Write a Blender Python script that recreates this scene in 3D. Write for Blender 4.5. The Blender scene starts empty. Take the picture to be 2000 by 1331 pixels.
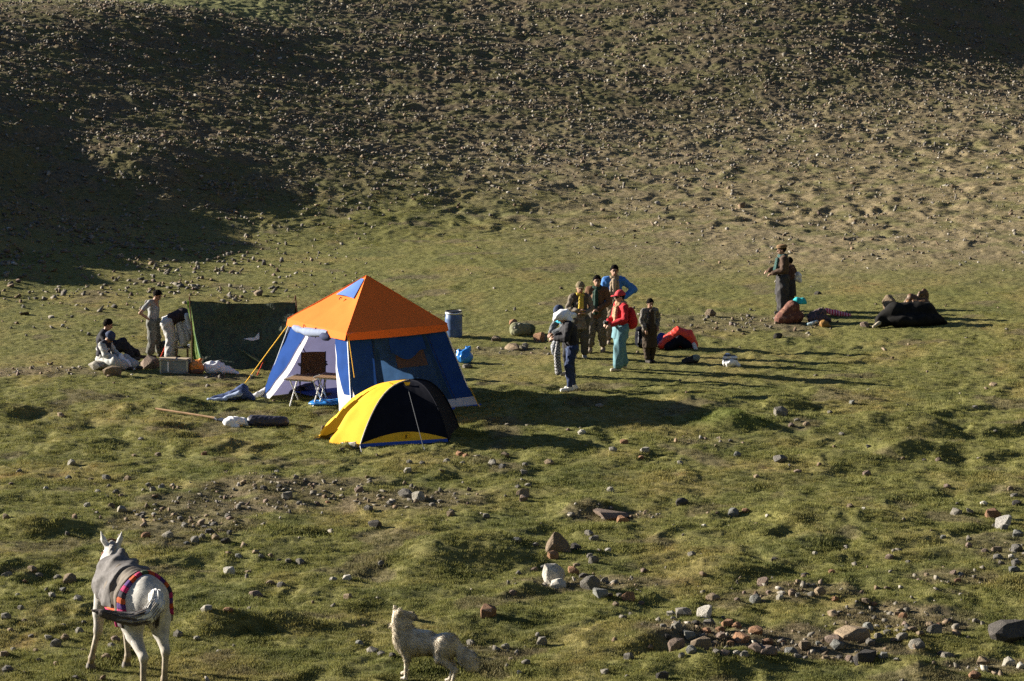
import bpy, bmesh, math, random
import numpy as np
from mathutils import Vector, Matrix

# ---------------------------------------------------------------- camera, sky, sun, exposure
scene = bpy.context.scene
C = scene.collection
CAM_H = 8.9
FPX = 5000.0                       # focal length in photograph pixels (2000 wide)
PITCH = math.radians(8.82)
cam_data = bpy.data.cameras.new('camera')
cam_data.sensor_width = 36.0
cam_data.lens = 36.0 * FPX / 2000.0
cam_data.clip_start = 0.5
cam_data.clip_end = 3000.0
cam = bpy.data.objects.new('camera', cam_data)
cam.location = (0, 0, CAM_H)
cam.rotation_euler = (math.radians(90) - PITCH, 0, 0)
C.objects.link(cam)
scene.camera = cam

SUN_EL = math.radians(16.5)
SUN_TO = math.radians(19.0)        # shadows fall to the right and this far towards the camera
sun_dir = Vector((-math.cos(SUN_TO) * math.cos(SUN_EL), math.sin(SUN_TO) * math.cos(SUN_EL), math.sin(SUN_EL)))
world = bpy.data.worlds.new('World')
scene.world = world
world.use_nodes = True
wn = world.node_tree
wn.nodes.clear()
sky = wn.nodes.new('ShaderNodeTexSky')
sky.sky_type = 'NISHITA'
sky.sun_disc = False
sky.sun_elevation = SUN_EL
sky.sun_rotation = math.atan2(sun_dir.x, sun_dir.y)
sky.altitude = 4200.0
sky.air_density = 0.8
sky.dust_density = 0.4
bgn = wn.nodes.new('ShaderNodeBackground')
bgn.inputs['Strength'].default_value = 0.05
won = wn.nodes.new('ShaderNodeOutputWorld')
wn.links.new(sky.outputs[0], bgn.inputs[0])
wn.links.new(bgn.outputs[0], won.inputs[0])
sl = bpy.data.lights.new('sun', 'SUN')
sl.energy = 5.0
sl.angle = math.radians(0.53)
sl.color = (1.0, 0.91, 0.77)
so = bpy.data.objects.new('sun', sl)
so.rotation_euler = (-sun_dir).to_track_quat('-Z', 'Y').to_euler()
so.location = (-30, 40, 40)
C.objects.link(so)
scene.view_settings.view_transform = 'Standard'
scene.view_settings.look = 'None'
scene.view_settings.gamma = 1.0
scene.view_settings.exposure = 1.7
scene.view_settings.use_curve_mapping = False
scene.cycles.use_denoising = False
scene.cycles.max_bounces = 6
scene.cycles.diffuse_bounces = 3
scene.cycles.glossy_bounces = 2
scene.cycles.transmission_bounces = 4
scene.cycles.transparent_max_bounces = 6

rng = np.random.default_rng(11)
random.seed(5)

# ---------------------------------------------------------------- noise
_perm = np.random.default_rng(3).permutation(4096).astype(np.int64)
_ga = np.random.default_rng(4).uniform(0, 2 * np.pi, 4096)
_gx, _gy = np.cos(_ga), np.sin(_ga)

def pn(x, y, seed=0):
    x = np.asarray(x, float) + seed * 17.31
    y = np.asarray(y, float) - seed * 9.77
    xi = np.floor(x).astype(np.int64); yi = np.floor(y).astype(np.int64)
    xf = x - xi; yf = y - yi
    u = xf * xf * xf * (xf * (xf * 6 - 15) + 10); v = yf * yf * yf * (yf * (yf * 6 - 15) + 10)
    def g(ix, iy, fx, fy):
        h = _perm[(_perm[ix & 4095] + iy) & 4095]
        return _gx[h] * fx + _gy[h] * fy
    a = g(xi, yi, xf, yf); b = g(xi + 1, yi, xf - 1, yf)
    c = g(xi, yi + 1, xf, yf - 1); d = g(xi + 1, yi + 1, xf - 1, yf - 1)
    return 1.5 * ((a + (b - a) * u) * (1 - v) + (c + (d - c) * u) * v)

def fbm(x, y, seed=0, o=3):
    r = 0; a = 1.0
    for i in range(o):
        r = r + a * pn(x * 2 ** i, y * 2 ** i, seed + i); a *= 0.5
    return r

def sp(t, w): return w * np.logaddexp(0, t / w)
def sst(a, b, x):
    t = np.clip((x - a) / (b - a), 0, 1); return t * t * (3 - 2 * t)
def gauss(X, Y, x0, y0, sx, sy): return np.exp(-0.5 * (((X - x0) / sx) ** 2 + ((Y - y0) / sy) ** 2))

# ---------------------------------------------------------------- the shape of the land
def flat_xy(px, py):
    """where a pixel's ray meets level ground: gives a first distance"""
    dx = (px - 1000.0) / FPX; dz = (665.5 - py) / FPX
    fy = math.cos(PITCH) + dz * math.sin(PITCH); fz = -math.sin(PITCH) + dz * math.cos(PITCH)
    t = -CAM_H / fz
    return t * dx, t * fy

def foot_line(X): return 83 + 0.62 * (sp(X + 23, 1.5) - 23) - 0.8 * (sp(-X - 5, 2.5) - sp(-X - 19, 1.5))

def hill_mask(X, Y):
    return sst(-3, 9, Y - foot_line(X))

def macro(X, Y):
    X = np.asarray(X, float); Y = np.asarray(Y, float)
    wob = 2.5 * pn(X / 15, Y / 15, 21)
    a = 0.172 * sp(Y - foot_line(X) + wob, 4.5)
    b = 0.085 * sp(0.85 * (X - 7) + 0.45 * (Y - 80), 4.0)
    a = a * (1 - .75 * sst(-23, -42, X))
    z = a + b
    cap = 6.45 + 0.32 * sp(X + 12.5, 2.0) + 0.006 * (Y - 90)
    cap = np.minimum(cap, 14 + 0.012 * (Y - 90))
    k = 0.5
    z = -k * np.logaddexp(-z / k, -cap / k)
    z = z + 1.6 * gauss(X, Y, -20.5, 71, 4.0, 7) * (1 + .45 * pn(X / 2.6, Y / 2.2, 15)) + 0.5 * gauss(X, Y, -11.3, 80.5, 1.6, 2.2)  # off-frame hump on the left, added to shade the slope; then a small spur
    z = z - 2.6 * gauss(X, Y, 28.5, 114, 6.5, 11)
    z = z + 0.16 * pn(X / 9, Y / 9, 5)
    z = z + 0.55 * np.minimum(sp(X - 75 + .3 * Y, 8), 90) * sst(-40, 20, X) + 0.6 * np.minimum(sp(-25 - Y, 6), 80)   # unseen slopes added right and behind the camera to cut sky fill
    return z

# patches of bare earth between the stones: pixel x, pixel y, size across, size deep, amount
BARE = [(1450, 1245, 1.1, .55, .9), (1640, 1265, .8, .4, .8), (1570, 1160, .8, .3, .7), (1760, 1205, .8, .5, .8), (1850, 1130, .5, .3, .6), (370, 1010, .9, 1.4, .6),
        (560, 955, 1.1, .6, .7), (800, 980, .9, .6, .7), (1150, 1140, .8, .35, .7), (1380, 870, .5, .4, .3), (80, 735, 1.0, .5, .6), (1195, 1008, .6, .3, .7), (950, 1270, .5, .2, .6),
        (1960, 1075, .5, .8, .5), (420, 742, .7, .3, .6), (1440, 630, 1.6, 1.0, .5), (1000, 680, .8, .5, .5), (1930, 1290, .5, .3, .7), (540, 990, 1.0, .5, .5)]
_BARE = [(flat_xy(a, b), sx, sy, k) for a, b, sx, sy, k in BARE]

# named hummocks seen in the photograph: pixel x, pixel y, size across, size deep, height
HUMPS = [(1400, 838, .30, .35, .22), (1465, 840, .36, .4, .20), (1345, 800, .6, .5, .14), (900, 1075, .75, .6, .22), (840, 1095, .6, .5, .16),
         (1735, 835, .42, .4, .17), (1800, 840, .40, .4, .17), (1760, 880, .42, .4, .18), (1680, 838, .35, .35, .14), (1890, 880, .5, .4, .16),
         (1640, 900, .5, .45, .12), (1950, 840, .45, .4, .13), (1560, 1010, .5, .4, .14), (1700, 1020, .5, .4, .16),
         (330, 800, .5, .4, .16), (310, 840, .45, .4, .13), (20, 810, .5, .45, .2), (430, 870, .6, .4, .14), (70, 1030, .5, .35, .15),
         (140, 870, .6, .4, .1), (520, 1225, .6, .35, .2), (450, 1240, .3, .3, .12), (1270, 1240, .45, .4, .2), (1010, 1150, .3, .3, .12),
         (1420, 1120, .6, .4, .14), (1150, 1000, .4, .35, .16), (1330, 1300, .5, .3, .16), (1440, 1300, .5, .3, .16), (1780, 1310, .5, .3, .14),
         (950, 1200, .5, .4, .1), (800, 1280, .5, .4, .08), (1520, 800, .35, .3, .12), (1600, 770, .3, .3, .1)]
_H = [(flat_xy(a, b), sx, sy, h) for a, b, sx, sy, h in HUMPS]

def camp_mask(X, Y):
    """1 where the turf is trodden smooth around the tents"""
    return sst(49.5, 53, Y) * (1 - sst(72, 80, Y)) * (1 - 0.75 * sst(3.5, 7.5, X) * (1 - sst(55, 62, Y)))

def hum(X, Y):
    X = np.asarray(X, float); Y = np.asarray(Y, float)
    wx = X + 0.35 * pn(X / 1.1, Y / 1.1, 31); wy = Y + 0.35 * pn(X / 1.1, Y / 1.1, 37)
    n1 = pn(wx / 1.25, wy / 1.5, 41)
    bil = np.abs(pn(wx / 0.75, wy / 0.95, 45))
    amp = 1 - 0.72 * camp_mask(X, Y)
    amp = amp * (0.65 + 0.6 * np.clip(pn(X / 6, Y / 6, 51) + .3, 0, 1))
    z = amp * (0.068 * n1 + 0.082 * (0.35 - bil) * 1.4)
    hm = hill_mask(X, Y)
    z = z * (1 - .35 * hm) + hm * 0.065 * np.abs(pn(wx / .45, wy / .45, 61))
    z = z + hm * (0.05 * pn(wx / 3.2, wy / .75, 63) + .04 * np.abs(pn(wx / 1.3, wy / 1.0, 64)))
    rr = sst(4, 11, X + 0.3 * (Y - 70)) * sst(66, 74, Y) * (1 - hm)
    z = z + rr * 0.10 * np.clip(pn(wx / .55, wy / .7, 65), 0, 1)
    for (x0, y0), sx, sy, h in _H:
        m = (np.abs(X - x0) < 3 * sx + .5) & (np.abs(Y - y0) < 3 * sy + .5)
        if np.any(m):
            q = np.where(m, 1.0, 0.0)
            r = ((wx - x0) / sx) ** 2 + ((wy - y0) / sy) ** 2
            z = z + q * h * 1.0 * np.exp(-0.5 * np.power(np.maximum(r, 1e-9), 1.35))
    return z

def hs(X, Y): return macro(X, Y) + hum(X, Y)

def micro(X, Y):
    hm = hill_mask(X, Y)
    a = 0.015 * pn(X / .18, Y / .18, 71) + 0.012 * pn(X / .08, Y / .085, 73) 
    b = 0.028 * pn(X / .25, Y / .27, 77) + 0.024 * pn(X / .13, Y / .16, 79)
    return a + hm * b

def P(px, py):
    """the point of the ground seen at a pixel of the photograph"""
    dx = (px - 1000.0) / FPX; dz = (665.5 - py) / FPX
    d = Vector((dx, math.cos(PITCH) + dz * math.sin(PITCH), -math.sin(PITCH) + dz * math.cos(PITCH)))
    t = np.arange(24, 190, 0.06)
    X = d.x * t; Y = d.y * t; Z = CAM_H + d.z * t
    under = Z < hs(X, Y)
    if not under.any(): return Vector((X[-1], Y[-1], Z[-1]))
    i = int(np.argmax(under))
    x, y = float(X[i] - .03 * d.x), float(Y[i] - .03 * d.y)
    return Vector((x, y, float(hs(x, y))))

def G(x, y): return float(hs(x, y) + 0)
def at_depth(px, py, y):
    """the point on a pixel's ray at forward distance y"""
    dx = (px - 1000.0) / FPX; dz = (665.5 - py) / FPX
    fy = math.cos(PITCH) + dz * math.sin(PITCH); fz = -math.sin(PITCH) + dz * math.cos(PITCH)
    t = y / fy
    return Vector((dx * t, y, CAM_H + fz * t))

# ---------------------------------------------------------------- materials
MATS = {}
def nodes_of(name):
    m = bpy.data.materials.new(name); m.use_nodes = True
    nt = m.node_tree; nt.nodes.clear()
    o = nt.nodes.new('ShaderNodeOutputMaterial'); b = nt.nodes.new('ShaderNodeBsdfPrincipled')
    nt.links.new(b.outputs[0], o.inputs[0])
    return m, nt, b
def tex(nt, kind, scale=5, detail=3, rough=.6, coord='Object', vec_scale=None):
    tc = nt.nodes.new('ShaderNodeTexCoord')
    src = tc.outputs[coord]
    if vec_scale:
        mp = nt.nodes.new('ShaderNodeMapping'); mp.inputs['Scale'].default_value = vec_scale
        nt.links.new(src, mp.inputs[0]); src = mp.outputs[0]
    t = nt.nodes.new('ShaderNodeTex' + kind)
    nt.links.new(src, t.inputs['Vector'])
    t.inputs['Scale'].default_value = scale
    if kind == 'Noise':
        t.inputs['Detail'].default_value = detail; t.inputs['Roughness'].default_value = rough
    return t
def ramp(nt, fac, stops):
    r = nt.nodes.new('ShaderNodeValToRGB')
    e = r.color_ramp.elements
    while len(e) < len(stops): e.new(0.5)
    for i, (p, c) in enumerate(stops):
        e[i].position = p; e[i].color = (c[0], c[1], c[2], 1)
    nt.links.new(fac, r.inputs[0]); return r
def mixc(nt, a, b, fac, mode='MIX'):
    m = nt.nodes.new('ShaderNodeMix'); m.data_type = 'RGBA'; m.blend_type = mode
    for s, v in ((0, fac), (6, a), (7, b)):
        if hasattr(v, 'is_linked') or hasattr(v, 'links'): nt.links.new(v, m.inputs[s])
        elif s == 0: m.inputs[0].default_value = v
        else: m.inputs[s].default_value = (v[0], v[1], v[2], 1)
    return m.outputs[2]
def bump(nt, b, h, strength=.3, dist=.02):
    n = nt.nodes.new('ShaderNodeBump'); n.inputs['Strength'].default_value = strength; n.inputs['Distance'].default_value = dist
    nt.links.new(h, n.inputs['Height']); nt.links.new(n.outputs[0], b.inputs['Normal'])

def cloth(name, col, var=.25, scale=14, rough=.85, translucent=0.0, weave=.15, sheen=.0, spec=.2):
    """woven fabric: uneven dye and dust, fine weave bump"""
    if name in MATS: return MATS[name]
    m, nt, b = nodes_of(name)
    t = tex(nt, 'Noise', scale, 4)
    lo = tuple(c * (1 - var) for c in col); hi = tuple(min(1, c * (1 + var)) for c in col)
    r = ramp(nt, t.outputs[0], [(.3, lo), (.7, hi)])
    nt.links.new(r.outputs[0], b.inputs['Base Color'])
    b.inputs['Roughness'].default_value = rough
    b.inputs['Specular IOR Level'].default_value = spec
    w = tex(nt, 'Noise', 60, 2)
    bump(nt, b, w.outputs[0], weave, .01)
    if translucent > 0:
        out = [n for n in nt.nodes if n.type == 'OUTPUT_MATERIAL'][0]
        tr = nt.nodes.new('ShaderNodeBsdfTranslucent'); mx = nt.nodes.new('ShaderNodeMixShader')
        nt.links.new(r.outputs[0], tr.inputs[0])
        mx.inputs[0].default_value = translucent
        nt.links.new(b.outputs[0], mx.inputs[1]); nt.links.new(tr.outputs[0], mx.inputs[2]); nt.links.new(mx.outputs[0], out.inputs[0])
    MATS[name] = m
    return m

def solid(name, col, rough=.5, metal=0.0, var=.15, scale=20, spec=.4):
    if name in MATS: return MATS[name]
    m, nt, b = nodes_of(name)
    t = tex(nt, 'Noise', scale, 3)
    r = ramp(nt, t.outputs[0], [(.3, tuple(c * (1 - var) for c in col)), (.7, tuple(min(1, c * (1 + var)) for c in col))])
    nt.links.new(r.outputs[0], b.inputs['Base Color'])
    b.inputs['Roughness'].default_value = rough; b.inputs['Metallic'].default_value = metal
    b.inputs['Specular IOR Level'].default_value = spec
    MATS[name] = m
    return m

# ---------------------------------------------------------------- object helpers
def tag(o, label=None, cat=None, group=None, kind=None):
    if label: o['label'] = label
    if cat: o['category'] = cat
    if group: o['group'] = group
    if kind: o['kind'] = kind
    return o
def empty(name, loc, rz=0, label=None, cat=None, group=None):
    o = bpy.data.objects.new(name, None); o.empty_display_size = .2
    o.location = loc; o.rotation_euler = (0, 0, rz); C.objects.link(o)
    return tag(o, label, cat, group)
def mesh_np(name, V, F, smooth=False):
    """V n x 3, F list of index arrays (m x 3 or m x 4)"""
    me = bpy.data.meshes.new(name)
    if not isinstance(F, (list, tuple)): F = [F]
    F = [np.asarray(f, np.int32) for f in F if len(f)]
    V = np.asarray(V, np.float32)
    nl = sum(f.size for f in F); nf = sum(len(f) for f in F)
    me.vertices.add(len(V)); me.vertices.foreach_set('co', V.ravel())
    me.loops.add(nl); me.loops.foreach_set('vertex_index', np.concatenate([f.ravel() for f in F]))
    me.polygons.add(nf)
    tot = np.concatenate([np.full(len(f), f.shape[1], np.int32) for f in F])
    st = np.concatenate([[0], np.cumsum(tot)[:-1]]).astype(np.int32)
    me.polygons.foreach_set('loop_start', st)
    me.update(calc_edges=True)
    me.validate()
    if smooth: me.polygons.foreach_set('use_smooth', np.ones(len(me.polygons), bool))
    return me
def link(name, me, mat, parent=None, loc=None, rot=None):
    o = bpy.data.objects.new(name, me)
    if mat is not None and not me.materials: me.materials.append(mat)
    C.objects.link(o)
    if parent is not None: o.parent = parent
    if loc is not None: o.location = loc
    if rot is not None: o.rotation_euler = rot
    return o
def color_attr(me, cols, name='col'):
    a = me.attributes.new(name, 'FLOAT_COLOR', 'POINT')
    c = np.ones((len(me.vertices), 4), np.float32); c[:, :3] = cols
    a.data.foreach_set('color', c.ravel())

# ---------------------------------------------------------------- ground
def ground_color(X, Y):
    """turf, dry grass, bare earth: the colours of the ground itself"""
    n1 = pn(X / 2.1, Y / 2.6, 101) + .5 * pn(X / .8, Y / .9, 102)
    n2 = pn(X / 1.3, Y / 1.6, 105) + .5 * pn(X / .45, Y / .5, 106)
    n3 = pn(X / .5, Y / .6, 109)
    green = np.array([.148, .149, .056]); ochre = np.array([.208, .178, .076]); rust = np.array([.19, .125, .055])
    deep = np.array([.072, .088, .034]); earth = np.array([.130, .106, .078]); tan = np.array([.192, .160, .112]); hillg = np.array([.116, .110, .060])
    pale = np.array([.135, .145, .070])
    def mx(c, d, t): return c * (1 - t[..., None]) + d * t[..., None]
    c = np.broadcast_to(green, X.shape + (3,)).copy()
    c = mx(c, ochre, sst(-.1, .7, n1) * .75)
    c = mx(c, deep, sst(.1, .8, -n2) * .5)
    c = mx(c, rust, sst(.62, .95, n1 * .6 + n3 * .6) * .55)
    c = mx(c, pale, sst(.2, .8, pn(X / 3.3, Y / 4, 111)) * sst(60, 70, Y) * .5)
    c = mx(c, earth, sst(.42, .62, pn(X / 1.7, Y / 1.5, 115) + .3 * n3) * .6)
    for (x0, y0), sx, sy, a in _BARE:
        t = gauss(X, Y, x0, y0, sx, sy) * (1 + .6 * n3) * 1.3
        c = mx(c, earth * 1.05, sst(.35, .75, t) * a)
    hm = hill_mask(X, Y)
    hcol = mx(np.broadcast_to(hillg, X.shape + (3,)), earth, sst(-.25, .35, pn(X / 1.5, Y / 1.2, 121) + .5 * n3))
    c = mx(c, hcol, hm * .9)
    rr = sst(-3, 8, X + 0.35 * (Y - 74)) * sst(64, 73, Y) * (1 - sst(4, 14, Y - foot_line(X)))
    c = mx(c, mx(np.broadcast_to(tan * 1.12, X.shape + (3,)), np.array([.165, .155, .088]), sst(-.1, .5, n2)), rr * .9)
    for (x0, y0), sx, sy, h in _H[:2]: c = mx(c, np.array([.112, .132, .040]), sst(.3, .8, gauss(X, Y, x0, y0, sx * 1.2, sy * 1.2)) * .8)
    c = mx(c, pale * 1.15, sst(0, 2, Y - 104) * sst(-7, -11, X))
    return c

def build_ground():
    u = np.linspace(-.235, .235, 620)
    e = .235 + np.cumsum(np.geomspace(.0012, .9, 34))
    u = np.concatenate([-e[::-1], u, e])
    y1 = np.arange(28, 62, .062); y2 = np.arange(62, 116, .09)
    near = 28 - np.cumsum(np.geomspace(.1, 30, 24)); near = near[near > -170][::-1]
    far = 116 + np.cumsum(np.geomspace(.15, 160, 60))
    Yr = np.concatenate([near, y1, y2, far])
    U, Yg = np.meshgrid(u, Yr)
    Xg = U * (np.maximum(Yg, 10) + 26) * .78
    jx = (rng.random(Xg.shape) - .5) * .012
    Xg = Xg + jx
    Z = hs(Xg, Yg) + micro(Xg, Yg)
    V = np.stack([Xg, Yg, Z], -1).reshape(-1, 3)
    ny, nx = Xg.shape
    i = np.arange(ny * nx).reshape(ny, nx)
    F = np.stack([i[:-1, :-1], i[:-1, 1:], i[1:, 1:], i[1:, :-1]], -1).reshape(-1, 4)
    me = mesh_np('ground', V, F, True)
    color_attr(me, ground_color(Xg, Yg).reshape(-1, 3))
    m, nt, b = nodes_of('turf')
    at = nt.nodes.new('ShaderNodeAttribute'); at.attribute_name = 'col'
    t1 = tex(nt, 'Noise', 9, 5, .7); t2 = tex(nt, 'Noise', 38, 4, .7)
    r1 = ramp(nt, t1.outputs[0], [(.3, (.62, .62, .55)), (.7, (1.3, 1.25, 1.2))])
    r2 = ramp(nt, t2.outputs[0], [(.32, (.55, .56, .5)), (.68, (1.45, 1.4, 1.3))])
    c = mixc(nt, at.outputs['Color'], r1.outputs[0], 1.0, 'MULTIPLY')
    c = mixc(nt, c, r2.outputs[0], 1.0, 'MULTIPLY')
    nt.links.new(c, b.inputs['Base Color'])
    b.inputs['Roughness'].default_value = .95; b.inputs['Specular IOR Level'].default_value = .1
    bump(nt, b, t2.outputs[0], .8, .03)
    o = link('ground', me, m); tag(o, kind='structure')
    return o
build_ground()
# ---------------------------------------------------------------- stones
def hull(n, seed, sc=(1, .85, .62), jit=.22, boxy=.5):
    r = np.random.default_rng(seed)
    p = r.normal(size=(n, 3)); p /= np.linalg.norm(p, axis=1)[:, None]
    q = p / np.abs(p).max(1)[:, None]
    p = (p * (1 - boxy) + q * boxy * .78) * (1 - jit * r.random((n, 1))) * np.array(sc)
    bm = bmesh.new()
    for v in p: bm.verts.new(v)
    res = bmesh.ops.convex_hull(bm, input=bm.verts)
    bmesh.ops.delete(bm, geom=[v for v in bm.verts if not v.link_faces], context='VERTS')
    bmesh.ops.triangulate(bm, faces=bm.faces)
    bm.verts.index_update()
    V = np.array([v.co[:] for v in bm.verts]); F = np.array([[v.index for v in f.verts] for f in bm.faces])
    bm.free()
    lo, hi = V.min(0), V.max(0)
    V = (V - (lo + hi) / 2) / (hi - lo)[0]          # one unit wide
    return V, F

def rock_mat(name, col, alt):
    if name in MATS: return MATS[name]
    m, nt, b = nodes_of(name)
    oi = nt.nodes.new('ShaderNodeObjectInfo')
    t = tex(nt, 'Noise', 3.5, 6, .7); t2 = tex(nt, 'Noise', 16, 4, .7)
    r = ramp(nt, t.outputs[0], [(.32, alt), (.68, col)])
    r2 = ramp(nt, t2.outputs[0], [(.3, (.6, .6, .6)), (.7, (1.3, 1.3, 1.28))])
    r3 = ramp(nt, oi.outputs['Random'], [(0, (.72, .72, .74)), (.5, (1, .98, .94)), (1, (1.22, 1.2, 1.15))])
    c = mixc(nt, r.outputs[0], r2.outputs[0], 1, 'MULTIPLY'); c = mixc(nt, c, r3.outputs[0], 1, 'MULTIPLY')
    nt.links.new(c, b.inputs['Base Color']); b.inputs['Roughness'].default_value = .9; b.inputs['Specular IOR Level'].default_value = .2
    bump(nt, b, t2.outputs[0], .6, .06)
    MATS[name] = m
    return m
ROCK = {'grey': rock_mat('rock_grey', (.215, .20, .175), (.12, .115, .105)), 'pale': rock_mat('rock_pale', (.34, .32, .28), (.21, .20, .175)),
        'white': rock_mat('rock_white', (.52, .50, .455), (.34, .325, .30)), 'tan': rock_mat('rock_tan', (.27, .21, .145), (.17, .13, .09)),
        'rust': rock_mat('rock_rust', (.29, .165, .095), (.19, .11, .07)), 'dark': rock_mat('rock_dark', (.085, .078, .072), (.045, .042, .04)),
        'pink': rock_mat('rock_pink', (.22, .165, .135), (.135, .105, .09)), 'blue': rock_mat('rock_blue', (.20, .205, .195), (.12, .123, .118))}

STONE_MESH = []
for i in range(16):
    V, F = hull(30 if i % 2 else 20, 100 + i, (1, .7 + .3 * random.random(), .45 + .4 * random.random()), .26, .3)
    bm = bmesh.new()
    vs = [bm.verts.new(v) for v in V]
    for f in F: bm.faces.new([vs[k] for k in f])
    bmesh.ops.dissolve_limit(bm, angle_limit=math.radians(11), verts=bm.verts, edges=bm.edges)
    bmesh.ops.bevel(bm, geom=bm.edges[:], offset=.022, segments=1, affect='EDGES', clamp_overlap=True)
    me = bpy.data.meshes.new('stone'); bm.to_mesh(me); bm.free()
    me.polygons.foreach_set('use_smooth', np.zeros(len(me.polygons), bool))
    me.materials.append(ROCK['grey'])
    zs = np.array([v.co.z for v in me.vertices])
    STONE_MESH.append((me, float(zs.max() - zs.min()), float(zs.min())))

V, F = hull(6, 900); V = np.array([(-.5, -.36, 0), (.5, -.40, 0), (.46, .42, 0), (-.44, .4, 0), (-.16, -.06, .80), (.02, .08, .72), (.12, -.1, .66), (.36, -.24, .34), (-.40, .1, .36), (-.38, -.30, .30), (.40, .2, .30), (-.2, -.36, .42)])
bm = bmesh.new()
for v in V: bm.verts.new(v)
bmesh.ops.convex_hull(bm, input=bm.verts); bmesh.ops.bevel(bm, geom=bm.edges[:], offset=.02, segments=1, affect='EDGES', clamp_overlap=True)
me = bpy.data.meshes.new('stone'); bm.to_mesh(me); bm.free(); me.materials.append(ROCK['grey'])
STONE_MESH.append((me, .8, 0.0))

def stone(px, py, w, h=None, col='grey', variant=None, label=None, group=None, rz=None, depth=None, sink=.45):
    """a stone w by h photograph pixels whose foot is seen at px, py"""
    p = P(px, py)
    s = math.hypot(p.y, CAM_H) / FPX
    W = w * s; H = (h or w * random.uniform(.42, .68)) * s
    k = variant if variant is not None else random.randrange(16)
    me, mh, mz = STONE_MESH[k]
    D = depth or W * random.uniform(.75, 1.1)
    o = bpy.data.objects.new('stone', me); C.objects.link(o)
    if group:
        sh = 'flat ' if H / W < .48 else ('upright ' if H / W > .62 else '')
        label = label.replace(' stone ', ' ' + sh + 'stone ', 1); group = group.replace(' stones ', ' ' + sh + 'stones ', 1)
    zsc = H * (1 + sink) / mh
    o.scale = (W, D, zsc)
    p.y += D * .35
    o.location = (p.x, p.y, float(hs(p.x, p.y)) - mz * zsc - sink * H)
    o.rotation_euler = (random.uniform(-.1, .1), random.uniform(-.1, .1), rz if rz is not None else random.choice([0, math.pi]) + random.uniform(-.5, .5))
    o.material_slots[0].link = 'OBJECT'; o.material_slots[0].material = ROCK[col]
    tag(o, label, 'stone', group)
    return o

CW = {'grey': 'grey', 'pale': 'pale grey', 'white': 'whitish', 'tan': 'tan', 'rust': 'rust brown', 'dark': 'dark', 'pink': 'pinkish brown', 'blue': 'blue grey'}
def zone_label(col, w, zone):
    size = 'large' if w >= 28 else ('middling' if w >= 17 else 'small')
    where = {'heap': 'in the biggest stone heap on the turf', 'point': 'in the row of rocks below the pointed boulder', 'horse': 'on the turf around the white horse',
             'dome': 'on the turf before the yellow dome tent', 'streak': 'in the stony streak between horse and tents', 'slope': 'on the stony slope behind the seated men',
             'edge': 'in the stone strip beside the white boulder', 'alone': 'lying scattered on the hummocky turf', 'upper': 'in the cluster above the biggest stone heap',
             'dog': 'on the turf around the shaggy dog', 'camp': 'on the trodden turf among the campers'}[zone]
    t = f'{size} {CW[col]} stone {where}'
    return t, f'{size} {CW[col]} stones {where}'

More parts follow.
